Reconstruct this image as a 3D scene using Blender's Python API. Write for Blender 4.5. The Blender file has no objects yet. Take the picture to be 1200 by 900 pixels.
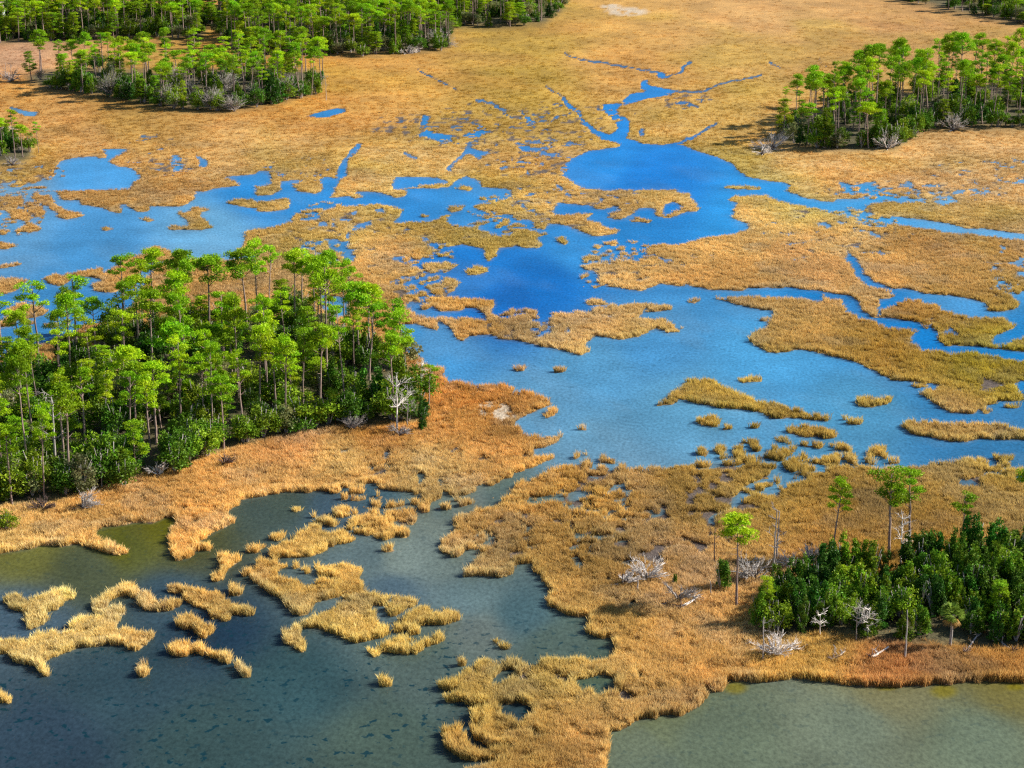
import bpy, math, random
import numpy as np
R = math.radians
RNG = np.random.default_rng(7)
random.seed(7)
# ------------------------------------------------------------------ camera model (photo frame 1200 x 900)
F, H, HOR = 2427.0, 112.0, -300.0
PITCH = math.atan((450 - HOR) / F)
SP, CP = math.sin(PITCH), math.cos(PITCH)
def ground(px, py, z=0.0):
    px = np.asarray(px, float); py = np.asarray(py, float)
    t = (py - 450) / F
    den = SP + t * CP
    k = (H - z) / den
    return (px - 600) / F * k, (CP - t * SP) * k
def project(X, Y, z=0.0):
    q = H - z
    d = Y * CP + q * SP
    return 600 + F * X / d, 450 + F * (q * CP - Y * SP) / d
def height_at(xb, yb, ytop):
    X, Y = ground(xb, yb)
    t = (ytop - 450) / F
    return float(H - Y * (SP + t * CP) / (CP - t * SP))
def ppm(py):                      # pixels per metre at a ground row
    X, Y = ground(600, py)
    return float(F / (Y * CP + H * SP))

# ------------------------------------------------------------------ noise
def _h(ix, iy, s):
    n = (ix.astype(np.int64) * 374761393 + iy.astype(np.int64) * 668265263 + s * 1274126177) & 0xffffffff
    n = ((n ^ (n >> 13)) * 1274126177) & 0xffffffff
    n = (n ^ (n >> 16)) & 0xffffff
    return n / float(0xffffff)
def vn(x, y, s=0):
    x = np.asarray(x, float); y = np.asarray(y, float)
    ix = np.floor(x); iy = np.floor(y); fx = x - ix; fy = y - iy
    fx = fx * fx * (3 - 2 * fx); fy = fy * fy * (3 - 2 * fy)
    a = _h(ix, iy, s); b = _h(ix + 1, iy, s); c = _h(ix, iy + 1, s); d = _h(ix + 1, iy + 1, s)
    return (a * (1 - fx) + b * fx) * (1 - fy) + (c * (1 - fx) + d * fx) * fy
def fbm(x, y, s=0, o=3):
    r = 0; a = 0.5; t = 0
    for i in range(o):
        r = r + a * vn(x, y, s + i * 17); t += a; a *= .5; x = x * 2.03 + 3.1; y = y * 2.03 - 1.7
    return r / t
def sstep(a, b, x):
    t = np.clip((x - a) / (b - a), 0, 1); return t * t * (3 - 2 * t)

# ------------------------------------------------------------------ the map of land and water (surveyed in 12 sheets, 4 units to a map unit)
SC = 2
MW, MH = 1200 * SC, 900 * SC
mask = np.ones((MH, MW), np.float32)
def fill(m, pts, val, box=None):
    pts = np.asarray(pts, float)
    x0 = max(int(pts[:, 0].min()) - 1, 0 if box is None else box[0]); x1 = min(int(pts[:, 0].max()) + 2, m.shape[1] if box is None else box[2])
    y0 = max(int(pts[:, 1].min()) - 1, 0 if box is None else box[1]); y1 = min(int(pts[:, 1].max()) + 2, m.shape[0] if box is None else box[3])
    if x1 <= x0 or y1 <= y0: return
    xs = np.arange(x0, x1) + .5; ys = np.arange(y0, y1) + .5
    ins = np.zeros((len(ys), len(xs)), bool)
    n = len(pts)
    for i in range(n):
        ax, ay = pts[i]; bx, by = pts[(i + 1) % n]
        if ay == by: continue
        rows = (ys >= min(ay, by)) & (ys < max(ay, by))
        if not rows.any(): continue
        xc = ax + (ys[rows] - ay) * (bx - ax) / (by - ay)
        ins[rows] ^= xs[None, :] < xc[:, None]
    m[y0:y1, x0:x1][ins] = val
def stroke(m, pts, w, val, box):
    for (ax, ay), (bx, by) in zip(pts[:-1], pts[1:]):
        x0 = max(int(min(ax, bx) - w), box[0]); x1 = min(int(max(ax, bx) + w) + 2, box[2])
        y0 = max(int(min(ay, by) - w), box[1]); y1 = min(int(max(ay, by) + w) + 2, box[3])
        if x1 <= x0 or y1 <= y0: continue
        X, Y = np.meshgrid(np.arange(x0, x1) + .5, np.arange(y0, y1) + .5)
        dx, dy = bx - ax, by - ay
        t = np.clip(((X - ax) * dx + (Y - ay) * dy) / (dx * dx + dy * dy + 1e-9), 0, 1)
        d = np.hypot(X - ax - t * dx, Y - ay - t * dy)
        m[y0:y1, x0:x1][d < w / 2] = val
k4 = SC / 4.0
def sheet(tx, ty, base, ops):
    ox, oy = tx * 300 * SC, ty * 225 * SC
    box = (ox, oy, ox + 300 * SC, oy + 225 * SC)
    mask[box[1]:box[3], box[0]:box[2]] = base
    for op in ops:
        if isinstance(op[1], (int, float)):
            if op[1] < 13:                                   # small creeks wander and pinch
                q = []; rr = random.Random(int(op[2][0][0] * 7 + op[2][0][1]))
                for (ax, ay), (bx, by) in zip(op[2][:-1], op[2][1:]):
                    n_ = max(int(math.hypot(bx - ax, by - ay) / 14), 1)
                    q += [(ax + (bx - ax) * i / n_ + rr.uniform(-7, 7), ay + (by - ay) * i / n_ + rr.uniform(-4, 4)) for i in range(n_)]
                q.append(op[2][-1])
                for a_, b_ in zip(q[:-1], q[1:]):
                    stroke(mask, [(ox + a_[0] * k4, oy + a_[1] * k4), (ox + b_[0] * k4, oy + b_[1] * k4)], op[1] * k4 * rr.uniform(.25, 1.45), op[0], box)
                continue
            stroke(mask, [(ox + x * k4, oy + y * k4) for x, y in op[2]], op[1] * k4, op[0], box)
        else:
            fill(mask, [(ox + x * k4, oy + y * k4) for x, y in op[1]], op[0], box)
L, W = 1.0, 0.0
def P(v, s):
    a = [float(q) for q in s.replace(',', ' ').split()]
    return (v, list(zip(a[0::2], a[1::2])))
def S(v, w, s):
    a = [float(q) for q in s.replace(',', ' ').split()]
    return (v, w, list(zip(a[0::2], a[1::2])))
sheet(0, 0, L, [
 P(W, '-5,875 100,870 190,850 245,820 260,785 300,750 370,738 440,735 495,745 508,725 480,700 590,697 600,705 560,720 520,745 515,765 560,780 620,790 660,825 625,855 620,880 540,885 400,885 230,890 100,900 -5,905'),
 P(W, '800,730 830,725 870,770 850,800 820,800 800,760'), P(W, '915,725 970,755 970,780 930,780 940,760'),
 P(W, '1050,830 1210,815 1210,910 930,910 1000,885 1130,870 1110,845'), P(W, '30,495 110,520 180,525 170,540 110,538')])
sheet(1, 0, L, [
 P(W, '-5,805 50,805 75,835 75,860 30,865 -5,870'), P(W, '115,850 160,850 200,905 115,905'),
 P(W, '295,840 330,828 385,840 380,870 365,905 305,905 310,870'),
 P(W, '375,810 400,760 455,695 470,675 495,675 480,700 430,745 425,790 430,815 385,845'),
 P(W, '240,545 300,525 370,510 415,510 420,520 340,545 290,548'),
 P(W, '755,630 790,620 800,595 830,620 915,635 918,665 880,665 800,640'), P(W, '785,540 815,545 800,580 770,585'),
 P(W, '965,635 1040,605 1040,580 1050,590 1095,605 1050,635 980,640'),
 P(W, '890,790 970,720 985,690 1090,715 1040,748 1030,730 990,715 930,765 905,800'),
 P(W, '640,850 660,830 760,830 850,835 900,850 880,855 770,865 730,880 640,882'),
 P(W, '700,885 900,880 930,850 985,825 1050,850 1060,880 1180,885 1205,905 700,905'), P(L, '930,885 980,865 1030,875 1000,897'),
 S(W, 3.5, '755,325 800,350 870,385 940,420'), S(W, 7.4, '1030,470 1100,480 1160,520 1200,560'), S(W, 8.7, '700,715 750,740'), S(W, 4.0, '970,555 1040,580')])
sheet(2, 0, L, [
 S(W, 3.5, '240,240 270,265 400,290 520,310 640,330 700,345'), P(W, '680,350 700,335 720,350 710,365 685,362'),
 S(W, 9.3, '845,275 820,300 795,335'), S(W, 3.5, '795,335 720,362'),
 P(W, '605,380 635,375 640,400 760,425 740,440 680,450 640,455 560,480 525,490 520,470 560,440 640,430 605,410'),
 S(W, 4.0, '740,425 840,432 920,420'), S(W, 3.0, '920,415 1000,385 1100,365 1170,350'),
 P(W, '425,490 520,485 480,510 550,570 550,600 530,650 580,660 610,675 700,680 740,675 810,685 870,710 950,735 1040,770 1060,800 1110,830 1210,852 1210,905 820,905 760,885 560,885 440,885 340,875 260,835 225,790 280,745 340,715 380,705 500,690 515,680 490,665 440,650 405,615 420,620 460,632 480,620 500,600 480,560 430,515'),
 S(W, 3.5, '150,400 210,435 240,455'), S(W, 13.6, '240,460 260,490 310,520 340,575 380,605 425,645'),
 P(L, '985,870 1050,862 1170,875 1170,890 1060,888 985,882'), P(W, '600,600 620,605 615,630 595,635'),
 S(W, 6.8, '850,640 900,610 960,575'), S(W, 6.8, '750,675 850,640'),
 P(W, '10,660 80,690 80,710 60,710 30,690'), S(W, 11.2, '60,700 165,695 182,665'), P(W, '55,545 110,575 90,582'), S(W, 8.1, '40,520 110,575'),
 S(W, 7.4, '170,590 215,545'), S(W, 9.9, '95,765 145,770'), S(W, 7.4, '210,870 230,880'), S(W, 7.4, '770,485 820,480 870,500')])
sheet(3, 0, L, [
 P(W, '-5,850 60,852 105,870 80,895 80,905 -5,905'), P(W, '330,850 400,870 500,850 520,870 490,905 350,905 355,875'),
 S(W, 9.3, '620,860 670,855'), S(W, 13.6, '1080,838 1200,850'), S(W, 4.5, '1140,745 1200,760'), S(W, 4.0, '0,290 65,320'), S(W, 2.5, '240,270 270,310'),
 S(W, 8.7, '870,895 990,885')])
sheet(0, 1, W, [
 P(L, '-5,15 50,12 100,25 150,40 215,80 210,110 130,138 60,130 40,95 -5,80'), P(L, '140,-5 230,10 260,45 300,75 410,98 395,112 320,130 265,122 270,95 240,85 200,60 150,30'),
 P(L, '95,155 150,142 200,160 180,185 130,190 100,170'), P(L, '-5,225 30,225 75,250 40,270 -5,270'),
 P(L, '250,-5 920,-5 915,20 880,60 830,70 720,65 700,60 700,90 660,95 620,80 590,60 560,60 575,90 560,100 510,90 480,75 380,60 370,40 300,40'),
 P(L, '835,75 860,95 880,85 920,60 1010,80 940,95 950,115 985,150 1000,170 930,180 790,178 780,160 820,150 890,155 870,130 840,105'),
 P(L, '1060,40 1120,28 1205,30 1205,75 1120,68 1070,55'), P(L, '645,120 690,112 740,128 690,142'), P(L, '460,162 500,150 540,172 490,185'), P(L, '380,148 410,145 405,160'),
 P(L, '1205,160 1155,175 1145,230 1115,265 1120,280 1205,290'),
 P(L, '205,395 240,380 340,375 370,360 470,345 490,370 560,330 570,295 680,285 680,260 730,248 800,265 830,300 830,320 690,330 640,400 560,460 520,475 450,465 430,430 480,410 430,400 340,395 320,425 270,445 215,420'),
 P(L, '-5,395 80,390 140,410 100,440 60,470 -5,480'), P(L, '-5,335 120,318 100,342 -5,362'),
 P(L, '40,540 100,510 200,520 220,550 200,580 100,600 60,590 90,600 60,630 -5,635 -5,590 40,580'), P(L, '110,605 170,600 160,625 110,620'), P(L, '205,612 280,610 270,632 210,634'),
 P(L, '-5,770 60,745 150,715 210,705 250,675 330,660 380,620 480,600 560,570 650,500 690,400 760,330 830,300 1100,310 1205,300 1205,905 -5,905')])
sheet(1, 1, W, [
 P(L, '-5,45 60,35 140,20 165,45 150,80 90,90 30,95 -5,85'), P(L, '160,125 190,92 225,92 220,120 180,138'), P(L, '-5,-5 110,-5 70,15 -5,20'), P(L, '200,-5 300,-5 290,10'),
 P(L, '335,28 380,-5 440,-5 480,5 510,25 460,32 430,20 380,28'), P(L, '550,-5 700,-5 700,20 660,28 610,12'),
 P(L, '-5,165 60,165 130,140 250,120 290,125 300,90 370,65 560,55 600,55 680,70 680,110 640,140 760,135 850,125 890,95 920,105 890,130 920,150 1040,165 1120,190 1150,200 1205,195 1205,255 1140,265 1125,300 1090,330 1075,310 1080,270 960,245 900,260 880,235 830,240 800,215 770,210 840,270 835,295 790,300 770,320 730,320 720,300 640,305 720,330 780,350 800,320 860,315 945,335 940,350 870,370 760,400 700,400 690,420 720,430 770,480 760,520 740,530 700,520 740,560 850,590 850,650 810,640 760,620 670,620 680,700 715,750 780,760 800,800 890,825 870,860 900,880 1000,890 1000,905 -5,905'),
 P(W, '205,240 250,235 330,220 415,235 425,195 445,250 425,260 470,300 440,325 400,310 330,335 250,310 220,280'), P(L, '270,258 330,230 350,260 420,290 410,318 370,312 330,295 280,278'),
 P(W, '300,480 430,500 440,560 380,590 310,540'), S(W, 16, '430,200 470,165 540,140'), P(W, '700,430 770,450 775,472 720,468'), S(W, 12, '570,85 600,85'), S(W, 12, '360,145 385,165'),
 P(L, '905,60 985,60 960,88 910,98'), P(L, '1005,55 1100,50 1150,30 1205,20 1205,110 1130,95 1020,75'), P(L, '780,98 820,98 810,120 785,120'), P(L, '1045,18 1085,22 1080,42 1045,40'),
 P(L, '990,92 1030,92 1020,110'), P(L, '995,145 1050,128 1070,150 1030,168'), P(L, '1145,172 1205,162 1205,192 1150,192'), P(L, '870,285 900,272 908,298 880,304'), P(L, '970,365 1040,335 1080,345 1092,375 1050,388 985,388'),
 P(L, '790,500 830,470 780,440 820,415 880,420 880,390 915,390 950,425 930,460 905,480 950,485 1060,495 1110,490 1130,525 1095,560 1080,580 1040,545 980,540 960,560 870,560 800,520'),
 P(L, '855,575 950,580 1080,590 1090,560 1130,565 1150,600 1205,560 1205,695 1130,690 1110,670 1000,675 975,702 945,690 930,650 850,600')])
sheet(2, 1, W, [
 P(L, '-5,-5 830,-5 850,40 880,80 860,95 820,90 740,125 700,120 660,105 680,80 640,75 580,80 570,105 510,130 450,125 440,105 510,80 500,65 440,80 400,80 360,65 270,55 220,50 190,75 200,105 380,90 380,105 340,125 400,135 440,165 500,170 490,195 400,210 330,190 230,150 170,150 150,180 105,165 105,140 70,130 -5,120'),
 P(W, '705,100 710,62 760,45 800,70 760,85 740,102'), S(W, 10, '40,60 110,95'), S(W, 10, '250,5 275,15'),
 P(L, '-5,165 60,165 180,200 110,215 145,250 120,265 60,262 20,250 -5,255'), P(L, '205,210 240,203 258,235 245,250 215,234'), P(L, '540,120 600,113 660,130 640,144 560,140'),
 P(L, '1015,20 1060,12 1205,8 1205,190 1100,175 1110,150 1040,125 1040,80 1055,50 1020,45'),
 P(L, '320,340 400,318 430,330 480,310 520,310 560,300 620,310 650,285 630,260 650,240 740,240 820,230 900,210 1040,190 1090,175 1205,165 1205,450 1100,450 1080,465 1010,460 940,460 830,440 810,430 790,445 700,430 650,445 610,465 560,460 520,450 450,445 430,425 400,380 350,365 325,360'),
 P(L, '950,485 1010,490 1140,475 1205,490 1205,555 1120,545 1010,515 955,505'), P(L, '835,498 855,488 880,508 860,524 835,520'), P(L, '340,502 370,490 460,502 460,528 380,532 345,524'),
 P(L, '-5,570 130,570 140,590 100,600 110,620 150,590 200,580 180,570 210,550 270,565 290,545 340,555 380,560 430,540 500,530 560,515 620,515 640,500 660,515 740,520 745,550 690,560 620,560 600,575 700,590 750,610 795,640 780,658 730,658 680,640 640,655 590,680 500,690 380,670 370,690 340,720 370,750 320,765 250,745 130,720 -5,690'),
 P(W, '85,610 110,630 190,655 130,662 90,635'), P(W, '255,625 280,652 250,652'),
 P(L, '1145,583 1205,578 1205,610 1150,602'), P(L, '1110,690 1140,650 1205,620 1205,750 1130,715'), P(L, '5,815 40,808 60,825 45,844 8,840'), P(L, '200,823 245,820 240,847 205,844'),
 P(L, '805,905 830,875 900,865 950,870 980,905'), P(L, '1060,870 1100,853 1170,858 1170,892 1090,897 1062,887')])
sheet(3, 1, L, [
 P(W, '-5,-5 90,-5 180,30 300,50 320,35 460,35 470,5 540,-5 620,20 740,30 735,45 640,40 560,40 470,55 445,75 455,95 500,105 590,115 740,130 900,160 930,175 1000,170 1205,200 1205,218 1000,195 830,180 640,150 520,162 450,140 400,110 330,100 230,70 120,55 50,35 -5,15'),
 P(W, '785,50 850,15 890,45 820,58'), P(W, '950,-5 1010,-5 1020,10'),
 P(W, '-5,452 100,448 250,465 380,485 430,515 445,560 500,588 560,588 680,605 750,625 790,645 805,700 840,722 980,722 1060,735 1205,750 1205,795 1080,768 980,745 830,742 720,725 665,690 700,655 690,640 560,630 500,602 420,582 370,552 350,510 250,502 180,490 90,487 -5,482'),
 P(L, '255,486 350,496 350,512 270,510'),
 P(W, '372,262 395,295 435,335 455,385 500,420 600,455 650,452 730,475 850,485 950,500 1030,525 1035,560 1100,560 1165,545 1175,510 1145,475 1205,460 1205,665 1150,685 1100,735 1055,715 1050,690 1060,670 1160,635 1100,575 960,577 890,567 820,552 790,520 700,495 640,500 540,545 525,582 508,582 515,540 520,505 580,500 590,485 560,450 470,435 430,400 385,340 365,310'),
 P(W, '1060,400 1090,395 1135,440 1145,475 1100,460 1065,430'), P(L, '1125,725 1150,680 1205,665 1205,742'),
 P(W, '-5,755 80,750 140,735 200,745 300,770 420,800 500,840 580,880 700,890 740,905 -5,905'), P(W, '1205,875 1145,905 1205,905'), P(W, '-5,550 35,560 25,585 -5,595'),
 S(W, 14, '1170,380 1200,378'), S(W, 10, '240,150 290,155'), S(W, 10, '470,190 520,205')])
sheet(0, 2, L, [
 P(W, '-5,795 150,775 180,755 300,760 350,750 440,770 540,800 600,795 590,775 540,755 480,720 440,690 480,675 560,665 620,650 720,650 790,620 830,630 790,660 800,700 800,750 795,780 830,825 890,820 900,785 990,785 985,765 930,740 1000,700 1100,650 1080,620 1060,600 1110,570 1120,545 1205,535 1205,905 -5,905'),
 P(L, '1165,770 1205,745 1205,795 1170,792'), P(L, '995,905 1050,840 1030,820 1060,788 1122,793 1117,832 1060,880 1050,905'), P(L, '1140,885 1180,855 1205,860 1205,905 1150,905')])
sheet(1, 2, L, [
 P(W, '-5,535 50,525 70,512 330,505 380,510 390,485 500,480 520,465 580,470 575,495 680,505 760,515 800,490 880,480 880,505 910,515 980,520 1030,500 1100,480 1175,445 1205,432 1205,550 1100,565 1000,590 950,610 930,640 940,670 910,700 860,740 870,780 920,810 960,800 1000,770 1060,770 1060,800 1000,840 980,880 990,905 -5,905'),
 S(W, 40, '1110,505 1180,470 1210,448'), P(L, '900,515 940,485 980,505 940,532'), P(L, '925,550 980,535 1060,525 1070,492 1110,498 1115,532 1060,555 960,575'),
 P(L, '370,580 430,572 437,605 400,630 365,622'), P(L, '450,588 520,590 560,620 620,640 655,680 640,722 600,737 540,702 500,672 470,642'), P(L, '540,545 590,548 575,578 550,574'), P(L, '610,543 690,548 697,580 620,582'),
 P(L, '615,590 740,578 762,620 730,662 680,662 620,622'), P(L, '760,540 815,543 817,602 780,612 760,580'), P(L, '720,538 760,543 750,572 720,562'), P(L, '835,553 900,558 902,587 840,597'), P(L, '680,668 717,673 712,722 680,717'),
 P(L, '590,753 640,753 642,787 600,797'), P(L, '770,485 870,480 872,540 830,552 780,532'), P(L, '440,488 502,493 492,517 445,517'), P(L, '395,515 430,517 432,547 400,549'), P(L, '440,520 517,530 512,547 450,552'), P(L, '565,518 602,530 580,545'), P(L, '500,558 532,563 532,590 505,582'),
 P(L, '175,570 222,556 232,585 190,602'), P(L, '265,620 340,613 385,650 382,674 350,667 280,652'), P(L, '65,690 112,681 142,705 100,737 70,732'),
 P(L, '55,770 120,740 190,730 180,690 240,680 260,648 310,668 330,700 400,683 437,690 460,732 380,752 330,782 240,812 150,817 60,807'),
 P(L, '-5,740 35,765 -5,792'), P(L, '-5,810 60,830 80,808 142,860 90,880 130,905 -5,905'), P(L, '165,840 202,828 207,862 170,867'), P(L, '210,872 242,868 242,895'), P(L, '265,860 340,833 480,843 502,875 480,905 320,905'), P(L, '870,713 912,708 917,742 880,747'), P(L, '650,698 672,688 672,718'),
 P(W, '750,425 790,415 780,455 755,455'), S(W, 18, '1070,700 1110,720')])
sheet(2, 2, L, [
 P(W, '-5,-5 1205,-5 1205,375 1140,350 1080,365 1000,350 940,345 880,360 780,375 650,385 480,385 400,375 330,380 290,370 215,365 180,390 90,424 -5,458 -5,428 150,383 200,355 190,340 110,335 90,310 130,300 200,280 235,245 200,235 130,240 60,215 30,190 -5,190 -5,180 60,150 150,110 175,95 165,65 130,45 60,30 -5,38'),
 P(L, '150,147 180,103 215,113 200,147 165,162'), P(L, '305,188 345,188 350,217 310,220'),
 P(L, '660,87 730,60 760,20 820,-5 990,-5 1060,40 1130,60 1205,85 1205,157 1160,130 1060,120 980,115 860,90 790,70 740,100 670,104'),
 P(L, '865,148 950,143 977,175 960,202 900,197 870,177'), P(L, '980,188 1022,188 1027,217 990,222'), P(L, '1105,178 1152,183 1152,212 1110,207'), P(L, '820,318 857,313 857,337 825,337'),
 P(W, '1080,490 1140,460 1205,440 1205,520 1130,505 1060,545 1030,600 960,640 930,625 1020,590 1040,540'),
 S(W, 26, '0,545 60,550 180,530 240,510'), S(W, 38, '-5,446 70,425 150,392 200,368'), S(W, 14, '280,520 330,510 430,520 470,490 530,480 530,440'), S(W, 13, '320,590 420,600 450,640'), S(W, 10, '270,650 290,705 440,715 540,710'), S(W, 12, '510,570 540,600'), S(W, 12, '240,565 300,580 360,590'),
 P(W, '-5,850 100,840 130,905 -5,905'), S(W, 8, '30,560 45,690'), S(W, 10, '0,720 10,750')])
sheet(3, 2, W, [
 P(L, '-5,75 60,80 140,110 180,130 240,130 292,165 270,177 150,162 -5,162'), P(L, '85,200 130,190 220,195 280,195 340,235 300,254 160,252 90,227'), P(L, '405,60 480,53 570,65 577,87 490,112 440,107 410,87'), P(L, '355,168 400,156 442,175 432,194 370,192'),
 P(L, '705,45 760,15 820,-5 1150,-5 1192,60 1180,84 1060,75 1070,90 1020,100 1050,130 1020,142 985,115 960,142 860,132 780,97 770,77'), P(L, '665,2 720,-5 740,15 700,22'),
 P(L, '625,200 650,168 760,163 860,180 1000,175 1100,185 1205,215 1205,262 1080,262 1000,252 940,272 860,270 760,247 660,232'), P(L, '490,295 520,283 557,305 540,337 500,337'), P(L, '1045,335 1090,320 1137,345 1110,370 1050,364'), P(L, '555,353 600,350 617,372 570,378'), P(L, '1100,98 1172,93 1172,114 1110,117'), P(L, '150,288 190,276 222,290 190,302'),
 P(L, '60,340 130,338 120,370 150,400 110,412 60,372'), P(L, '310,338 380,328 402,355 330,362'), P(L, '170,363 200,353 202,378'),
 P(L, '-5,530 40,490 100,470 190,450 170,420 220,400 270,410 300,375 380,370 450,370 500,390 600,385 740,370 850,355 950,360 1000,380 1060,420 1130,430 1205,450 1205,905 -5,905')])
sheet(0, 3, W, [
 P(L, '20,100 50,80 90,70 130,100 240,85 250,60 300,55 350,70 350,100 280,125 270,160 200,175 220,215 190,240 130,257 110,200 130,180 60,155 25,130'),
 P(L, '425,130 455,100 480,105 475,80 530,60 560,35 610,28 660,50 710,90 735,115 820,113 838,145 800,167 730,172 680,157 640,112 600,87 540,107 510,127 580,150 590,182 540,192 440,172'),
 P(L, '335,210 420,183 540,183 560,215 545,235 600,260 610,240 640,255 710,256 722,285 640,352 610,347 580,322 510,322 400,337 320,357 260,382 200,412 230,467 205,477 160,422 60,402 35,362 -5,367 -5,300 130,300 140,280 250,245 340,255'),
 P(L, '648,385 687,385 697,460 680,472 648,457'), P(L, '800,55 850,43 960,70 1020,53 1050,100 1130,120 1170,160 1182,192 1130,182 1080,177 1070,210 1000,197 970,162 880,127 860,87 805,82'), P(L, '1072,35 1112,33 1147,70 1130,97 1080,87'), P(L, '985,-5 1055,-5 1047,22 1010,32'), P(L, '1160,-5 1205,-5 1205,32'),
 P(L, '828,200 880,178 930,193 940,223 987,235 992,265 960,292 940,282 900,247 840,242'), P(L, '783,335 860,298 930,293 960,330 1060,360 1097,385 1090,412 1000,392 920,352 840,382 800,367'), P(L, '1108,430 1142,418 1172,455 1172,477 1140,472'), P(L, '-5,520 47,580 42,597 -5,597')])
sheet(1, 3, W, [
 P(L, '-5,-5 170,-5 270,40 300,5 350,15 390,60 397,97 280,127 240,182 200,184 150,162 130,117 70,77 -5,32'), P(L, '370,-5 490,-5 510,50 560,85 622,105 612,137 550,144 500,137 490,112 420,112 390,62'),
 P(L, '190,220 290,180 330,155 390,130 470,108 550,150 567,225 622,240 627,277 560,292 480,317 400,292 360,257 300,257 220,247'), P(L, '118,275 160,248 180,223 205,240 230,300 220,362 160,332'),
 P(L, '618,140 650,98 720,98 752,140 700,162 660,187 623,192'), P(L, '678,205 720,178 780,133 820,138 815,170 870,175 890,137 932,160 952,212 880,227 780,234 740,240 772,270 740,282 700,250'),
 P(L, '528,350 580,318 640,293 670,283 712,330 707,370 640,362 590,362 545,380'), P(L, '718,340 760,323 800,288 870,268 882,297 830,322 770,352 735,372'), P(L, '650,243 682,238 682,270 655,264'), P(L, '690,283 727,288 722,322 700,317'),
 P(L, '573,478 622,483 642,512 620,527 588,517'), P(L, '1118,310 1160,298 1194,320 1187,344 1148,344'), P(L, '948,388 992,393 987,432 955,427'),
 P(L, '853,485 950,478 970,438 1030,460 1030,418 1070,378 1110,400 1120,383 1205,383 1205,440 1140,450 1100,500 1205,475 1205,602 1100,607 1010,602 900,592 888,560 960,540 940,532 863,530'),
 P(L, '1003,618 1037,613 1052,682 1040,700 1013,662'), P(L, '1078,608 1130,603 1150,640 1205,660 1205,802 1100,797 1030,762 1008,722 1080,690'),
 P(L, '873,740 890,703 915,713 940,708 982,740 987,790 1050,800 1205,810 1205,872 1130,882 1060,867 960,862 900,812'), P(L, '1150,880 1205,873 1205,905 1160,905')])
sheet(2, 3, L, [
 P(W, '-5,-5 130,-5 160,30 190,70 160,110 180,150 260,180 300,195 350,190 370,200 350,230 370,260 430,290 480,295 490,350 440,375 340,390 220,390 120,400 50,400 -5,395'), P(L, '355,240 380,230 400,260 450,280 440,300 400,292 360,262'),
 P(W, '-5,600 60,595 110,625 80,665 45,690 30,700 20,670 -5,665'), P(W, '290,490 400,465 500,480 510,510 480,540 400,545 340,530'),
 P(W, '1205,495 1100,495 1000,490 990,535 950,540 885,525 900,575 860,620 780,660 700,655 670,635 670,670 580,680 530,715 450,730 450,790 430,860 440,905 1205,905'), P(W, '60,890 140,880 180,905 60,905'), S(W, 20, '0,450 20,445'),
 S(W, 10, '575,460 605,475'), S(W, 14, '90,740 140,750')])
sheet(3, 3, L, [P(W, '-5,505 60,490 150,482 250,490 320,505 500,515 740,512 880,500 1000,495 1205,495 1205,905 -5,905')])
stroke(mask, [(x * SC, y * SC) for x, y in ((560, 584), (580, 576), (604, 560), (630, 549), (662, 537))], 9 * SC, 0.0, (0, 0, MW, MH))
# what the eye sees above an islet's far edge is reed, not soil: pull far edges in by part of a reed's height
rows = (np.arange(MH) / SC)
kmax = (np.interp(rows, [0, 200, 350], [.25, .4, .8]) * (rows + 300) / 112 * SC).astype(int)
er = mask.copy(); band = np.zeros_like(mask)
for k in range(1, kmax.max() + 1):
    sh = np.vstack([mask[:1].repeat(k, 0), mask[:-k]])
    sel = kmax >= k
    er[sel] = np.minimum(er[sel], sh[sel])
for k in range(1, kmax.max() + 1):           # the foot of every islet stays, however low it is
    dn = np.vstack([mask[k:], mask[-1:].repeat(k, 0)])
    sel = kmax * .5 >= k
    band[sel] = np.maximum(band[sel], (mask * (1 - dn))[sel])
mask = np.maximum(er, band)
def blur(m, r):
    for ax in (0, 1):
        p = np.pad(m, [(r + 1, r) if a == ax else (0, 0) for a in (0, 1)], mode='edge')
        c = np.cumsum(p, axis=ax, dtype=np.float64)
        n = m.shape[ax]
        m = ((c[2 * r + 1:2 * r + 1 + n] - c[:n]) if ax == 0 else (c[:, 2 * r + 1:2 * r + 1 + n] - c[:, :n])) / (2 * r + 1)
    return m.astype(np.float32)
mask_s = blur(mask, 1)
mask_e = blur(blur(mask, 7), 7)
def samp(m, px, py):
    s = m.shape[1] / 1200.0
    x = np.abs(px); x = np.where(x > 1199, 2398 - x, x); x = np.clip(x, 0, 1199)
    y = np.where(py > 899, 1798 - py, py); top = y < 1; y = np.clip(y, 0, 899)
    fx = np.clip(x * s - .5, 0, m.shape[1] - 1.001); fy = np.clip(y * s - .5, 0, m.shape[0] - 1.001)
    ix = fx.astype(int); iy = fy.astype(int); fx = fx - ix; fy = fy - iy
    v = (m[iy, ix] * (1 - fx) + m[iy, ix + 1] * fx) * (1 - fy) + (m[iy + 1, ix] * (1 - fx) + m[iy + 1, ix + 1] * fx) * fy
    return v, top
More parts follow.
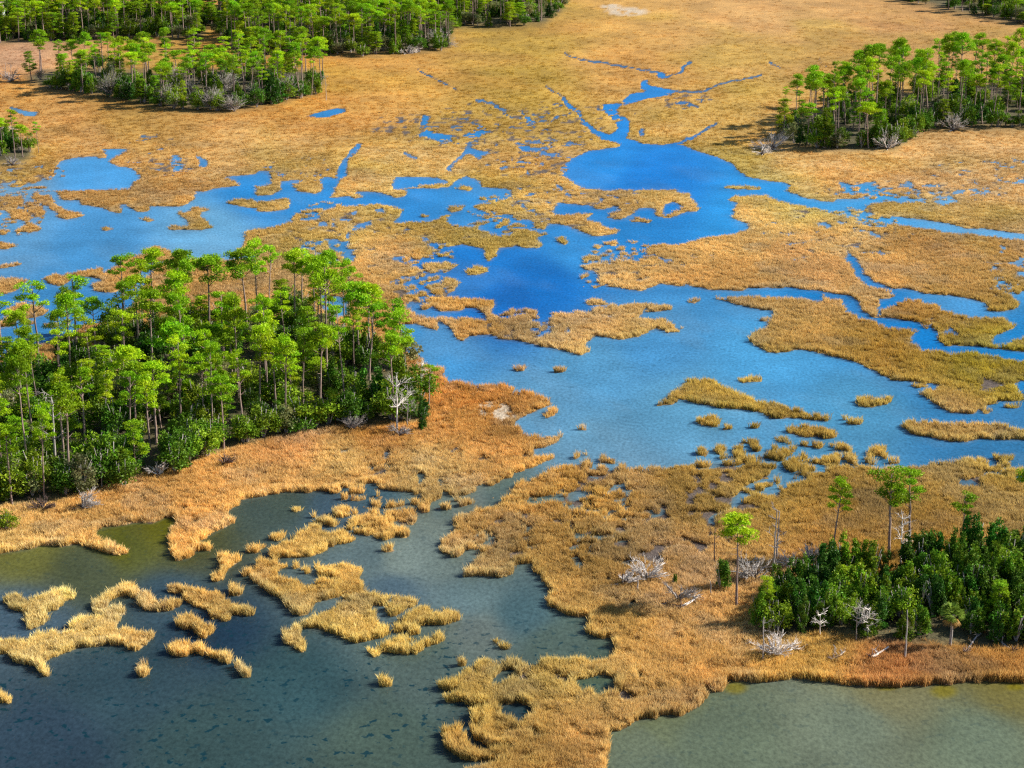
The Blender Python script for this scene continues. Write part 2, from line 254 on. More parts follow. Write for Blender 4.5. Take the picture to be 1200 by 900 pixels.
# wet, broken marsh where little pools open between the tussocks (cx, cy, rx, ry, strength)
WET = [(660, 580, 95, 50, 1), (760, 610, 130, 60, 1), (860, 570, 60, 40, 1), (930, 540, 50, 30, 1), (1160, 560, 50, 25, 1), (560, 560, 60, 40, .7), (590, 620, 50, 40, .9),
       (480, 540, 90, 20, .5), (640, 800, 40, 25, .8), (735, 820, 60, 30, .6), (1010, 270, 55, 30, .9), (1180, 320, 30, 30, .9), (640, 160, 60, 35, .8), (560, 150, 60, 25, .9), (480, 150, 40, 15, .9), (620, 195, 60, 20, .6),
       (190, 195, 40, 10, 1), (700, 135, 40, 12, .7), (800, 118, 30, 10, 1), (480, 300, 70, 50, .55), (380, 270, 40, 35, .9), (480, 330, 40, 25, .9), (500, 345, 30, 20, .9), (610, 380, 40, 20, .6), (720, 370, 40, 15, .6),
       (730, 305, 50, 25, .8), (780, 300, 50, 15, .6), (1110, 380, 30, 12, .9), (1080, 225, 110, 12, .9), (1150, 205, 60, 15, .7), (960, 275, 60, 30, .5), (930, 540, 70, 22, 1), (1000, 535, 40, 12, 1), (860, 538, 60, 12, 1), (450, 612, 60, 22, .6), (20, 205, 60, 22, .9), (15, 250, 40, 30, .8), (700, 330, 20, 12, 1), (220, 590, 30, 25, .4), (440, 610, 90, 25, .4),
       (350, 200, 40, 14, .7), (180, 170, 25, 12, .3), (1130, 455, 60, 12, .5), (890, 545, 60, 30, .8), (670, 240, 80, 30, .4), (600, 250, 50, 30, .6), (740, 700, 60, 30, .2)]
def wetness(px, py):
    w = np.zeros_like(px, dtype=float)
    for cx, cy, rx, ry, s in WET:
        d = ((px - cx) / rx) ** 2 + ((py - cy) / ry) ** 2
        w = np.maximum(w, s * np.clip(1.4 - d, 0, 1))
    return w
def in_poly(px, py, poly):
    ins = np.zeros(np.shape(px), bool); n = len(poly)
    for i in range(n):
        ax, ay = poly[i]; bx, by = poly[(i + 1) % n]
        if ay == by: continue
        c = ((py >= min(ay, by)) & (py < max(ay, by)))
        ins ^= c & (px < ax + (py - ay) * (bx - ax) / (by - ay))
    return ins
FOREST = {
 'main': [(-70, 445), (0, 438), (60, 440), (100, 412), (150, 392), (210, 384), (300, 380), (350, 372), (395, 382), (440, 405), (478, 430), (490, 455), (498, 494), (450, 498), (400, 500), (330, 512), (270, 528), (220, 545), (165, 558), (120, 572), (90, 583), (30, 592), (-70, 605)],
 'island': [(28, 92), (55, 84), (110, 82), (200, 86), (260, 82), (330, 80), (380, 86), (382, 100), (368, 112), (330, 122), (270, 133), (200, 130), (160, 121), (100, 111), (55, 105)],
 'back_w': [(-60, 30), (60, 20), (240, 14), (300, 10), (300, 26), (240, 34), (240, 48), (170, 44), (100, 49), (-60, 53)],
 'back_e': [(250, 40), (300, 26), (300, 8), (400, -10), (640, -16), (664, 10), (640, 29), (600, 33), (532, 34), (528, 58), (500, 62), (430, 66), (340, 64), (290, 70), (270, 55)],
 'east': [(905, 166), (925, 150), (950, 132), (1000, 122), (1060, 112), (1120, 102), (1260, 92), (1260, 152), (1150, 151), (1085, 153), (1050, 176), (960, 178), (925, 172)],
 'far_e': [(1030, -4), (1070, 4), (1130, 17), (1190, 28), (1260, 34), (1260, -14), (1030, -14)],
 'thicket': [(878, 733), (900, 705), (940, 684), (1000, 676), (1060, 678), (1100, 664), (1260, 655), (1260, 762), (1150, 762), (1060, 757), (960, 744), (920, 748)],
 'west': [(-50, 165), (0, 158), (36, 170), (40, 186), (24, 194), (-50, 194)],
}
def forestness(px, py, grow=0):
    f = np.zeros(np.shape(px))
    for p in FOREST.values():
        f = np.maximum(f, in_poly(px, py, p).astype(float))
    return f
fm = np.zeros((600, 1000), np.float32)       # coarse forest raster covers x -400..1600, y -300..900
for p in FOREST.values():
    fill(fm, [((x + 400) / 2, (y + 300) / 2) for x, y in p], 1.0)
fm = blur(fm, 2)
def forest_s(px, py):
    ix = np.clip(((px + 400) / 2).astype(int), 0, 999); iy = np.clip(((py + 300) / 2).astype(int), 0, 599)
    return fm[iy, ix]
SAND = [(578, 481, 20, 9), (735, 14, 24, 5), (716, 8, 12, 3), (12, 2, 30, 9), (-20, 3, 40, 10), (590, 489, 16, 5), (180, -3, 0.1, .1), (6, 152, 14, 4)]
def sandness(px, py):
    s = np.zeros_like(px, dtype=float)
    for cx, cy, rx, ry in SAND:
        s = np.maximum(s, np.clip(1.5 - ((px - cx) / rx) ** 2 - ((py - cy) / ry) ** 2, 0, 1))
    return s * sstep(.30, .48, fbm(px / 5.0, py / 2.0, 12, 3)) * .9
CHANNEL = [(470, 665), (495, 612), (540, 592), (580, 578), (602, 562), (652, 540)]
def land(X, Y, full=True):
    """land amount 0..1 (0.5 = waterline) at world points"""
    wx = (fbm(X / 1.6, Y / 1.6, 1, 3) - .5) * 1.1; wy = (fbm(X / 1.6, Y / 1.6, 50, 3) - .5) * 1.7
    px, py = project(X + wx, Y + wy)
    v, top = samp(mask_s, px, py)
    v = np.where(top, 1.0, v)
    if full:
        w = wetness(px, py) * (1 - forest_s(px, py))
        n = fbm(X / 2.3, Y / 3.2, 90, 3)
        thr = .29 + .17 * w
        hole = sstep(thr + .05, thr - .05, n) * (w > .05)
        deep = sstep(.42, .62, fbm(X / 9, Y / 11, 140, 2))
        v = v * (1 - (.45 + .15 * deep) * hole)
        chd = np.full(np.shape(px), 1e9)
        for (ax, ay), (bx, by) in zip(CHANNEL[:-1], CHANNEL[1:]):
            t = np.clip(((px - ax) * (bx - ax) + (py - ay) * (by - ay)) / ((bx - ax) ** 2 + (by - ay) ** 2), 0, 1)
            chd = np.minimum(chd, np.hypot(px - ax - t * (bx - ax), py - ay - t * (by - ay)))
        tus = (chd > 15) * sstep(.60, .66, fbm(X / 1.5, Y / 1.9, 200, 2)) * sstep(.25, .6, w)
        v = np.where(v < .45, np.maximum(v, .9 * tus), v)
    return v
# ------------------------------------------------------------------ grass and water colours; water tones hold painted sky reflection too
def s2l(c):
    c = np.asarray(c, float) / 255.0
    return np.where(c <= .04045, c / 12.92, ((c + .055) / 1.055) ** 2.4)
def idw(ctrl, px, py, power=3.0, asp=1.4):
    num = np.zeros(np.shape(px) + (3,)); den = np.zeros(np.shape(px))
    for x, y, r, g, b in ctrl:
        d2 = (px - x) ** 2 + ((py - y) * asp) ** 2 + 60
        w = d2 ** (-power / 2)
        num += w[..., None] * s2l((r, g, b)); den += w
    return num / den[..., None]
GR = [(20, 65, 192, 142, 108), (20, 108, 200, 140, 60), (150, 142, 178, 130, 52), (350, 100, 205, 145, 55), (450, 90, 205, 145, 60), (700, 60, 205, 150, 68), (900, 60, 205, 150, 78), (1100, 35, 190, 135, 75), (620, 85, 188, 140, 52), (850, 130, 190, 145, 60),
 (960, 80, 200, 142, 78), (1000, 200, 205, 150, 75), (300, 180, 195, 145, 75), (100, 175, 192, 135, 65), (500, 180, 188, 142, 68), (1100, 200, 200, 150, 85), (940, 245, 205, 165, 82), (950, 300, 200, 150, 85), (1080, 300, 195, 138, 75), (450, 250, 205, 155, 80),
 (700, 380, 200, 155, 85), (850, 310, 200, 150, 75), (1050, 410, 185, 130, 50), (1165, 430, 172, 135, 30), (850, 460, 190, 140, 60), (1100, 500, 185, 135, 75), (560, 475, 198, 130, 55), (530, 490, 196, 132, 58), (400, 540, 200, 155, 80), (350, 515, 204, 146, 78), (200, 585, 210, 150, 70), (440, 510, 190, 125, 48),
 (500, 550, 190, 148, 78), (700, 560, 186, 132, 52), (700, 640, 182, 132, 56), (1000, 620, 180, 122, 54), (1060, 560, 185, 132, 66), (820, 660, 182, 132, 70), (760, 730, 205, 150, 70), (680, 800, 212, 165, 85), (640, 850, 205, 150, 75), (400, 720, 208, 165, 76),
 (60, 740, 218, 178, 95), (400, 650, 215, 170, 80), (1050, 787, 188, 118, 58), (1130, 790, 186, 124, 62), (950, 765, 195, 145, 60), (1080, 640, 182, 122, 54), (780, 700, 188, 138, 75), (620, 20, 190, 140, 60), (330, 95, 210, 130, 40), (900, 20, 200, 150, 85)]
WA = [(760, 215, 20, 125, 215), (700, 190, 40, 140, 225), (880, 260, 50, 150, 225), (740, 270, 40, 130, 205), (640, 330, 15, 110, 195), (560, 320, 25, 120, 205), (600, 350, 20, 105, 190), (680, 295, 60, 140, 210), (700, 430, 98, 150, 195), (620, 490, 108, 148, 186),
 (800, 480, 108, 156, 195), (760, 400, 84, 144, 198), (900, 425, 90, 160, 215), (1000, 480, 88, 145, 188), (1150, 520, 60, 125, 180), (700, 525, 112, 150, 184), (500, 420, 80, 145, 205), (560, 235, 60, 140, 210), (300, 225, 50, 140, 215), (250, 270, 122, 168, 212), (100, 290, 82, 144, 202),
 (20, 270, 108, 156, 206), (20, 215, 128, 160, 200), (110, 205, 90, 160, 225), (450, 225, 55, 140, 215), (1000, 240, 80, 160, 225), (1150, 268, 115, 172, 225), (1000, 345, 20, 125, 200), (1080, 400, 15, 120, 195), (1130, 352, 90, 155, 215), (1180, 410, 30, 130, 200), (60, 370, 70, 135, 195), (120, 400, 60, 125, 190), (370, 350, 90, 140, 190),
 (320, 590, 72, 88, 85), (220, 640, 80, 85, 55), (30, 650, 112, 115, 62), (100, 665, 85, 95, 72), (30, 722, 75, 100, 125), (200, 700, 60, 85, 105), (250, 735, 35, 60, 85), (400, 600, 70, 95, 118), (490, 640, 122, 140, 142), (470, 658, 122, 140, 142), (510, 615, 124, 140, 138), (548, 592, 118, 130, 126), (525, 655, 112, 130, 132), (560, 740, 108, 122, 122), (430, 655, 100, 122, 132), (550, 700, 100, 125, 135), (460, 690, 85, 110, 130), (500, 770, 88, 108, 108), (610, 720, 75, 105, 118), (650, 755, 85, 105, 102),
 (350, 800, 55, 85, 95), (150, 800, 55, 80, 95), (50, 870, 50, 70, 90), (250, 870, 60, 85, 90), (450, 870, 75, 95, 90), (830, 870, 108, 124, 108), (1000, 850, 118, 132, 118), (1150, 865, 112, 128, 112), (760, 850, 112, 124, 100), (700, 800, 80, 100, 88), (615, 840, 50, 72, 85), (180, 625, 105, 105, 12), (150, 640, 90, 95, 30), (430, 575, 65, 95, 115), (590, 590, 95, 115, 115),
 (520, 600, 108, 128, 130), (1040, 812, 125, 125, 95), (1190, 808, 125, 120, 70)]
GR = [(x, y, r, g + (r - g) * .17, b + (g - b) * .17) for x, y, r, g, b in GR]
GK = np.array([.95, 1.07, 1.14])
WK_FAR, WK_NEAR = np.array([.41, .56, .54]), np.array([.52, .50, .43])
def grass_albedo(px, py, X, Y):
    c = idw(GR, px, py) * GK
    n = fbm(X / 14, Y / 20, 5, 3)[..., None]; n2 = fbm(X / 3.5, Y / 4.5, 9, 3)[..., None]
    o = sstep(.52, .75, fbm(X / 22 + 9, Y / 30, 31, 3))[..., None]
    c = c * (.70 + .60 * n) * (.78 + .44 * n2)
    b = fbm(X / 45 + 3, Y / 80, 71, 3)[..., None]
    c = c * (1 + (sstep(.45, .75, b) - .4) * np.array([-.16, -.06, -.35]))
    c = c * (1 - o * np.array([.04, .10, .16]))
    k = sstep(260, 90, py)[..., None]
    c = c * (1 - k * np.array([.20, .29, .42]))
    d = sstep(.5, .7, fbm(X / 7 + 40, Y / 10, 83, 3))[..., None] * (1 - k)      # older, greyer stands
    g = c.mean(-1, keepdims=True)
    return c * (1 - .18 * d) + (g * np.array([.95, .93, .80])) * .18 * d

# ------------------------------------------------------------------ scene helpers
for b in (bpy.data.objects, bpy.data.meshes): pass
scene = bpy.context.scene
COL = scene.collection
def tag(o, label=None, cat=None, group=None, kind=None):
    if label: o['label'] = label
    if cat: o['category'] = cat
    if group: o['group'] = group
    if kind: o['kind'] = kind
    return o
def np_mesh(name, V, Fc, mats, mat_idx=None, col=None, smooth=False):
    me = bpy.data.meshes.new(name)
    V = np.asarray(V, np.float32); Fc = np.asarray(Fc, np.int32)
    k = Fc.shape[1]
    me.vertices.add(len(V)); me.vertices.foreach_set('co', V.ravel())
    me.loops.add(Fc.size); me.loops.foreach_set('vertex_index', Fc.ravel())
    me.polygons.add(len(Fc)); me.polygons.foreach_set('loop_start', np.arange(len(Fc), dtype=np.int32) * k)
    if smooth: me.polygons.foreach_set('use_smooth', np.ones(len(Fc), bool))
    for m in mats: me.materials.append(m)
    if mat_idx is not None: me.polygons.foreach_set('material_index', np.asarray(mat_idx, np.int32))
    me.update(calc_edges=True)
    if col is not None:
        a = me.color_attributes.new('tint', 'FLOAT_COLOR', 'POINT')
        c = np.ones((len(V), 4), np.float32); c[:, :3] = col
        a.data.foreach_set('color', c.ravel())
    return me
def link(name, me, parent=None):
    o = bpy.data.objects.new(name, me); COL.objects.link(o)
    if parent: o.parent = parent
    return o
class Geo:
    """collects tubes and loose leaf faces (all quads)"""
    def __init__(s): s.V = []; s.Q = []; s.M = []; s.C = []; s.n = 0
    def add(s, V, Q, mi=0, c=(1, 1, 1)):
        V = np.asarray(V, float).reshape(-1, 3); Q = np.asarray(Q, int).reshape(-1, 4)
        s.V.append(V); s.Q.append(Q + s.n); s.n += len(V); s.M.append(np.full(len(Q), mi))
        c = np.asarray(c, float); s.C.append(np.broadcast_to(c, (len(V), 3)))
    def tube(s, pts, rad, sides=6, mi=0, c=(1, 1, 1)):
        pts = np.asarray(pts, float); n = len(pts)
        rad = np.broadcast_to(np.asarray(rad, float), (n,))
        t = np.gradient(pts, axis=0); t /= np.linalg.norm(t, axis=1)[:, None] + 1e-9
        up = np.where(np.abs(t[:, 2:3]) > .9, [[1., 0, 0]], [[0, 0, 1.]])
        a = np.cross(t, up); a /= np.linalg.norm(a, axis=1)[:, None] + 1e-9
        b = np.cross(t, a)
        ang = np.arange(sides) / sides * 2 * np.pi
        V = pts[:, None] + rad[:, None, None] * (np.cos(ang)[None, :, None] * a[:, None] + np.sin(ang)[None, :, None] * b[:, None])
        Q = []
        for i in range(n - 1):
            for j in range(sides):
                k = (j + 1) % sides
                Q.append((i * sides + j, i * sides + k, (i + 1) * sides + k, (i + 1) * sides + j))
        e = (n - 1) * sides                              # closing cap of quads
        if sides == 6: Q += [(e, e + 1, e + 2, e + 3), (e, e + 3, e + 4, e + 5)]
        if sides == 4: Q += [(e, e + 1, e + 2, e + 3)]
        s.add(V.reshape(-1, 3), Q, mi, c)
    def leaves(s, P0, size, rng, up=.5, mi=0, c=(1, 1, 1), asp=.5):
        n = len(P0)
        if n == 0: return
        nr = rng.normal(size=(n, 3)); nr[:, 2] += up * 2.2; nr /= np.linalg.norm(nr, axis=1)[:, None]
        r = rng.normal(size=(n, 3)); a = np.cross(nr, r); a /= np.linalg.norm(a, axis=1)[:, None] + 1e-9
        b = np.cross(nr, a)
        sz = (size * rng.uniform(.6, 1.35, n))[:, None]
        V = np.stack([P0 - a * sz, P0 - b * sz * asp + a * sz * .1, P0 + a * sz, P0 + b * sz * asp + a * sz * .1], 1)
        cc = np.repeat(np.broadcast_to(np.asarray(c, float), (n, 3)) * rng.uniform(.8, 1.2, n)[:, None], 4, 0)
        s.add(V.reshape(-1, 3), np.arange(4 * n).reshape(n, 4), mi, cc)
    def mesh(s, name, mats, smooth=False):
        return np_mesh(name, np.vstack(s.V), np.vstack(s.Q), mats, np.concatenate(s.M), np.vstack(s.C), smooth)
# ------------------------------------------------------------------ materials
def newmat(name):
    m = bpy.data.materials.new(name); m.use_nodes = True
    nt = m.node_tree; nt.nodes.clear()
    return m, nt, nt.nodes, nt.links
def nd(N, t, **kw):
    n = N.new(t)
    for k, v in kw.items(): setattr(n, k, v)
    return n
def noise(N, Lk, vec, scale, detail=3, rough=.55):
    n = N.new('ShaderNodeTexNoise'); n.inputs['Scale'].default_value = scale; n.inputs['Detail'].default_value = detail; n.inputs['Roughness'].default_value = rough
    Lk.new(vec, n.inputs['Vector']); return n.outputs['Fac']
def maprange(N, Lk, v, a, b, c, d):
    n = N.new('ShaderNodeMapRange'); Lk.new(v, n.inputs[0])
    for i, q in enumerate((a, b, c, d)): n.inputs[i + 1].default_value = q
    return n.outputs[0]
def mixc(N, Lk, f, a, b, mode='MIX'):
    n = N.new('ShaderNodeMix'); n.data_type = 'RGBA'; n.blend_type = mode
    for s, v in ((n.inputs[0], f), (n.inputs[6], a), (n.inputs[7], b)):
        if hasattr(v, 'links'): Lk.new(v, s)
        elif isinstance(v, (int, float)): s.default_value = v if s.type == 'VALUE' else (v, v, v, 1)
        else: s.default_value = (*v, 1)
    return n.outputs[2]
def math_(N, Lk, op, a, b=0.0):
    n = N.new('ShaderNodeMath'); n.operation = op
    for s, v in ((n.inputs[0], a), (n.inputs[1], b)):
        if hasattr(v, 'links'): Lk.new(v, s)
        else: s.default_value = v
    return n.outputs[0]
def leafy(name, base, var, trans=.35, inst=False, hue=.5):
    """leaf / blade material: base colour x vertex tint x a different tone for each plant"""
    m, nt, N, Lk = newmat(name)
    out = N.new('ShaderNodeOutputMaterial')
    at = nd(N, 'ShaderNodeAttribute', attribute_name='tint')
    oi = N.new('ShaderNodeObjectInfo')
    c = mixc(N, Lk, oi.outputs['Random'], base, var)
    c = mixc(N, Lk, 1.0, c, at.outputs['Color'], 'MULTIPLY')
    if inst:
        ai = nd(N, 'ShaderNodeAttribute', attribute_name='gcol', attribute_type='INSTANCER')
        c = mixc(N, Lk, 1.0, ai.outputs['Color'], at.outputs['Color'], 'MULTIPLY')
    hs = N.new('ShaderNodeHueSaturation')
    Lk.new(c, hs.inputs['Color'])
    if not inst:
        Lk.new(maprange(N, Lk, math_(N, Lk, 'FRACT', math_(N, Lk, 'MULTIPLY', oi.outputs['Random'], 7.31)), 0, 1, .76, 1.25), hs.inputs['Value'])
        Lk.new(maprange(N, Lk, math_(N, Lk, 'FRACT', math_(N, Lk, 'MULTIPLY', oi.outputs['Random'], 3.77)), 0, 1, hue - .012, hue + .022), hs.inputs['Hue'])
    d = N.new('ShaderNodeBsdfDiffuse'); Lk.new(hs.outputs[0], d.inputs[0])
    t = N.new('ShaderNodeBsdfTranslucent'); Lk.new(hs.outputs[0], t.inputs[0])
    g = N.new('ShaderNodeBsdfGlossy'); g.inputs['Roughness'].default_value = .5; g.inputs[0].default_value = (.8, .8, .8, 1)
    mx = N.new('ShaderNodeMixShader'); mx.inputs[0].default_value = trans
    Lk.new(d.outputs[0], mx.inputs[1]); Lk.new(t.outputs[0], mx.inputs[2])
    m2 = N.new('ShaderNodeMixShader'); m2.inputs[0].default_value = .01
    Lk.new(mx.outputs[0], m2.inputs[1]); Lk.new(g.outputs[0], m2.inputs[2])
    Lk.new(m2.outputs[0], out.inputs[0])
    return m
def barky(name, a, b, sc=3.0, rough=.9):
    m, nt, N, Lk = newmat(name)
    out = N.new('ShaderNodeOutputMaterial'); p = N.new('ShaderNodeBsdfPrincipled')
    tc = N.new('ShaderNodeTexCoord'); oi = N.new('ShaderNodeObjectInfo')
    mp = N.new('ShaderNodeMapping'); mp.inputs['Scale'].default_value = (1, 1, .35); Lk.new(tc.outputs['Object'], mp.inputs[0])
    f = noise(N, Lk, mp.outputs[0], sc, 4)
    c = mixc(N, Lk, maprange(N, Lk, f, .35, .65, 0, 1), a, b)
    hs = N.new('ShaderNodeHueSaturation'); Lk.new(c, hs.inputs['Color']); Lk.new(maprange(N, Lk, oi.outputs['Random'], 0, 1, .7, 1.25), hs.inputs['Value'])
    Lk.new(hs.outputs[0], p.inputs['Base Color']); p.inputs['Roughness'].default_value = rough
    bp = N.new('ShaderNodeBump'); bp.inputs['Distance'].default_value = .05; Lk.new(f, bp.inputs['Height']); Lk.new(bp.outputs[0], p.inputs['Normal'])
    Lk.new(p.outputs[0], out.inputs[0])
    return m
M = {}
M['needle'] = leafy('pine_needles', (.17, .34, .008), (.36, .53, .010), .27)
M['needle_young'] = leafy('young_pine_needles', (.15, .29, .008), (.33, .45, .012), .25)
M['cedar'] = leafy('cedar_foliage', (.03, .11, .014), (.12, .22, .010), .2)
M['shrub'] = leafy('shrub_leaves', (.045, .125, .010), (.20, .31, .014), .22)
M['olive'] = leafy('pale_shrub_leaves', (.16, .18, .07), (.26, .27, .09), .35)
M['bark'] = barky('pine_bark', (.17, .115, .09), (.34, .24, .20))
M['grey'] = barky('grey_bark', (.22, .19, .17), (.40, .36, .33))
M['bleach'] = barky('bleached_wood', (.44, .39, .35), (.74, .68, .62))
M['darkwood'] = barky('dark_roots', (.06, .04, .035), (.16, .10, .08))
M['reed'] = leafy('reed_blades', (1, 1, 1), (1, 1, 1), .42, inst=True)
M['palm'] = leafy('palm_fronds', (.16, .24, .03), (.18, .26, .04), .3)
M['palmdead'] = leafy('dry_palm_fronds', (.40, .24, .06), (.42, .26, .07), .3)
def ground_mat():
    m, nt, N, Lk = newmat('marsh_soil')
    out = N.new('ShaderNodeOutputMaterial'); p = N.new('ShaderNodeBsdfPrincipled')
    g = N.new('ShaderNodeNewGeometry'); at = nd(N, 'ShaderNodeAttribute', attribute_name='tint')
    f1 = noise(N, Lk, g.outputs['Position'], 1.3, 5, .65); f2 = noise(N, Lk, g.outputs['Position'], .22, 4); cd = N.new('ShaderNodeSeparateXYZ'); Lk.new(g.outputs['Position'], cd.inputs[0]); nf = maprange(N, Lk, cd.outputs['Y'], 350, 600, 1, .14)
    v = math_(N, Lk, 'MULTIPLY', math_(N, Lk, 'ADD', 1, math_(N, Lk, 'MULTIPLY', nf, maprange(N, Lk, f1, .3, .7, -.38, .32))), maprange(N, Lk, f2, .3, .7, .85, 1.15))
    n = N.new('ShaderNodeVectorMath'); n.operation = 'SCALE'; Lk.new(at.outputs['Color'], n.inputs[0]); Lk.new(v, n.inputs['Scale'])
    Lk.new(n.outputs[0], p.inputs['Base Color']); p.inputs['Roughness'].default_value = .9; p.inputs['Specular IOR Level'].default_value = .2
    bp = N.new('ShaderNodeBump'); bp.inputs['Distance'].default_value = .5; bp.inputs['Strength'].default_value = .8; Lk.new(f1, bp.inputs['Height']); Lk.new(bp.outputs[0], p.inputs['Normal'])
    Lk.new(p.outputs[0], out.inputs[0]); return m
def water_mat():
    m, nt, N, Lk = newmat('tidal_water')
    out = N.new('ShaderNodeOutputMaterial')
    g = N.new('ShaderNodeNewGeometry'); at = nd(N, 'ShaderNodeAttribute', attribute_name='tint'); wd = nd(N, 'ShaderNodeAttribute', attribute_name='weed')
    mp = N.new('ShaderNodeMapping'); mp.inputs['Scale'].default_value = (1, .55, 1); mp.inputs['Rotation'].default_value = (0, 0, R(14)); Lk.new(g.outputs['Position'], mp.inputs[0])
    rip = noise(N, Lk, mp.outputs[0], 1.9, 6, .72); rip2 = noise(N, Lk, mp.outputs[0], .35, 3)
    big = noise(N, Lk, g.outputs['Position'], .06, 4, .6)
    mpw = N.new('ShaderNodeMapping'); mpw.inputs['Scale'].default_value = (1, .9, 1); Lk.new(g.outputs['Position'], mpw.inputs[0])
    wn = noise(N, Lk, mpw.outputs[0], .8, 3, .5); wn2 = noise(N, Lk, g.outputs['Position'], .09, 2)
    weed = math_(N, Lk, 'MULTIPLY', maprange(N, Lk, wn, .60, .635, 0, 1), math_(N, Lk, 'MULTIPLY', wd.outputs['Fac'], maprange(N, Lk, wn2, .40, .52, .15, 1)))
    v = math_(N, Lk, 'MULTIPLY', maprange(N, Lk, rip, .3, .7, .62, 1.38), maprange(N, Lk, big, .3, .7, .84, 1.16))  # ripple glints and dark troughs painted into the diffuse colour
    n = N.new('ShaderNodeVectorMath'); n.operation = 'SCALE'; Lk.new(at.outputs['Color'], n.inputs[0]); Lk.new(v, n.inputs['Scale'])
    c = mixc(N, Lk, math_(N, Lk, 'MULTIPLY', weed, .85), n.outputs[0], (.002, .022, .032))
    d = N.new('ShaderNodeBsdfDiffuse'); Lk.new(c, d.inputs[0])
    bp = N.new('ShaderNodeBump'); bp.inputs['Distance'].default_value = .12; bp.inputs['Strength'].default_value = .6; Lk.new(math_(N, Lk, 'ADD', rip, rip2), bp.inputs['Height'])
    gl = N.new('ShaderNodeBsdfGlossy'); gl.inputs['Roughness'].default_value = .12; gl.inputs[0].default_value = (.55, .75, 1, 1); Lk.new(bp.outputs[0], gl.inputs['Normal'])
    fr = N.new('ShaderNodeFresnel'); fr.inputs[0].default_value = 1.33; Lk.new(bp.outputs[0], fr.inputs['Normal'])
    mx = N.new('ShaderNodeMixShader'); Lk.new(math_(N, Lk, 'MULTIPLY', fr.outputs[0], .30), mx.inputs[0])
    Lk.new(d.outputs[0], mx.inputs[1]); Lk.new(gl.outputs[0], mx.inputs[2]); Lk.new(mx.outputs[0], out.inputs[0]); return m
M['ground'] = ground_mat(); M['water'] = water_mat()

# ------------------------------------------------------------------ ground and water sheets
def axis(lo, hi, step, outer_lo, outer_hi, g=1.25):
    a = list(np.arange(lo, hi + .01, step)); s = step; x = lo; left = []
    while x > outer_lo: s *= g; x -= s; left.append(max(x, outer_lo))
    s = step; x = a[-1]; right = []
    while x < outer_hi: s *= g; x += s; right.append(min(x, outer_hi))
    return np.array(left[::-1] + a + right)
def rows_axis(lo, hi, step):
    a = list(np.arange(lo, hi + .01, step)); y = lo; s = step; up = []
    while y > -288: s = min(s * 1.3, (y + 300) * .3); y -= s; up.append(y)
    return np.array(up[::-1] + a + [hi + 6, hi + 15, hi + 40, hi + 90, hi + 160, hi + 300, hi + 600])
def sheet_mesh(xs, ys):
    PX, PY = np.meshgrid(xs, ys); X, Y = ground(PX, PY)
    nx, ny = len(xs), len(ys); i = np.arange(nx * ny).reshape(ny, nx)
    Q = np.stack([i[1:, :-1], i[1:, 1:], i[:-1, 1:], i[:-1, :-1]], -1).reshape(-1, 4)
    return PX, PY, X, Y, Q
xs = axis(-130, 1330, 2.0, -6000, 7200); ys = rows_axis(-12, 916, 1.5)
PX, PY, X, Y, Q = sheet_mesh(xs, ys)
lv = land(X, Y)
fs = forest_s(PX, PY)
lv = np.maximum(lv, sstep(.2, .7, fs))
Z = np.clip((lv - .5) * .6, -.4, .12)
Z = Z + fs * .5 * (.6 + .8 * fbm(X / 9, Y / 9, 77, 2)) + (lv > .9) * .05 * vn(X / 1.2, Y / 1.2, 4)
gc = grass_albedo(PX, PY, X, Y)
edge, top = samp(mask_e, np.clip(PX, -1199, 2398), PY)
mud = np.array([.09, .07, .06])
far = sstep(420, 120, PY)[..., None]                 # shorter, closer sward on the high marsh
thatch = gc * (.55 + .30 * far)
f_l = sstep(.52, .86, lv)[..., None]
col = mud * (1 - f_l) + thatch * f_l
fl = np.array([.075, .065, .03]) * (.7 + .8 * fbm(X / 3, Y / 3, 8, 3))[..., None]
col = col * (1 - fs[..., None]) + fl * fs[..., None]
sd = sandness(PX, PY)[..., None]
col = col * (1 - sd) + np.array([.42, .35, .26]) * sd
dirt = np.clip(1.4 - ((PX - 35) / 38) ** 2 - ((PY - 24) / 12) ** 2, 0, 1)[..., None]
col = col * (1 - dirt) + np.array([.55, .30, .12]) * dirt
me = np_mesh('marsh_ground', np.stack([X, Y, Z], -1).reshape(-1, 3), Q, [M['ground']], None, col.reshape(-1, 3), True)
tag(link('ground', me), 'flat golden marsh ground with muddy banks under the reeds and trees', None, None, 'structure')
xs = axis(-60, 1260, 4.0, -6000, 7200); ys = rows_axis(-12, 916, 2.5)
PX, PY, X, Y, Q = sheet_mesh(xs, ys)
wc = idw(WA, np.clip(PX, -60, 1260), np.clip(PY, -10, 920), 4.0) * (WK_FAR + (WK_NEAR - WK_FAR) * sstep(480, 600, PY)[..., None])  # body and bed tone plus reflected sky blue, painted into the diffuse colour
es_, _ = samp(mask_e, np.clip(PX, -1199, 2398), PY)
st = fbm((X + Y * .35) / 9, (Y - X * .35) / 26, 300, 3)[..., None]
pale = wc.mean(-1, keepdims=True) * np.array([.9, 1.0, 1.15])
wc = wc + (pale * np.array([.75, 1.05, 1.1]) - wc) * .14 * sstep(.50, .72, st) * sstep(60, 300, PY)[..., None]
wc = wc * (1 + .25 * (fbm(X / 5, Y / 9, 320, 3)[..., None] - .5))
shal = (sstep(.12, .62, es_) * (.35 + .65 * fbm(X / 3, Y / 5, 330, 2)))[..., None] * .62
fk = sstep(190, 150, PY)[..., None]
shal = shal * (1 - fk) + sstep(.45, .85, es_)[..., None] * .85 * fk
mudc = np.where((PY < 540)[..., None], [.12, .145, .19], [.085, .10, .085]) * (1 - fk) + np.array([.055, .075, .10]) * fk
wc = wc * (1 - shal) + mudc * shal
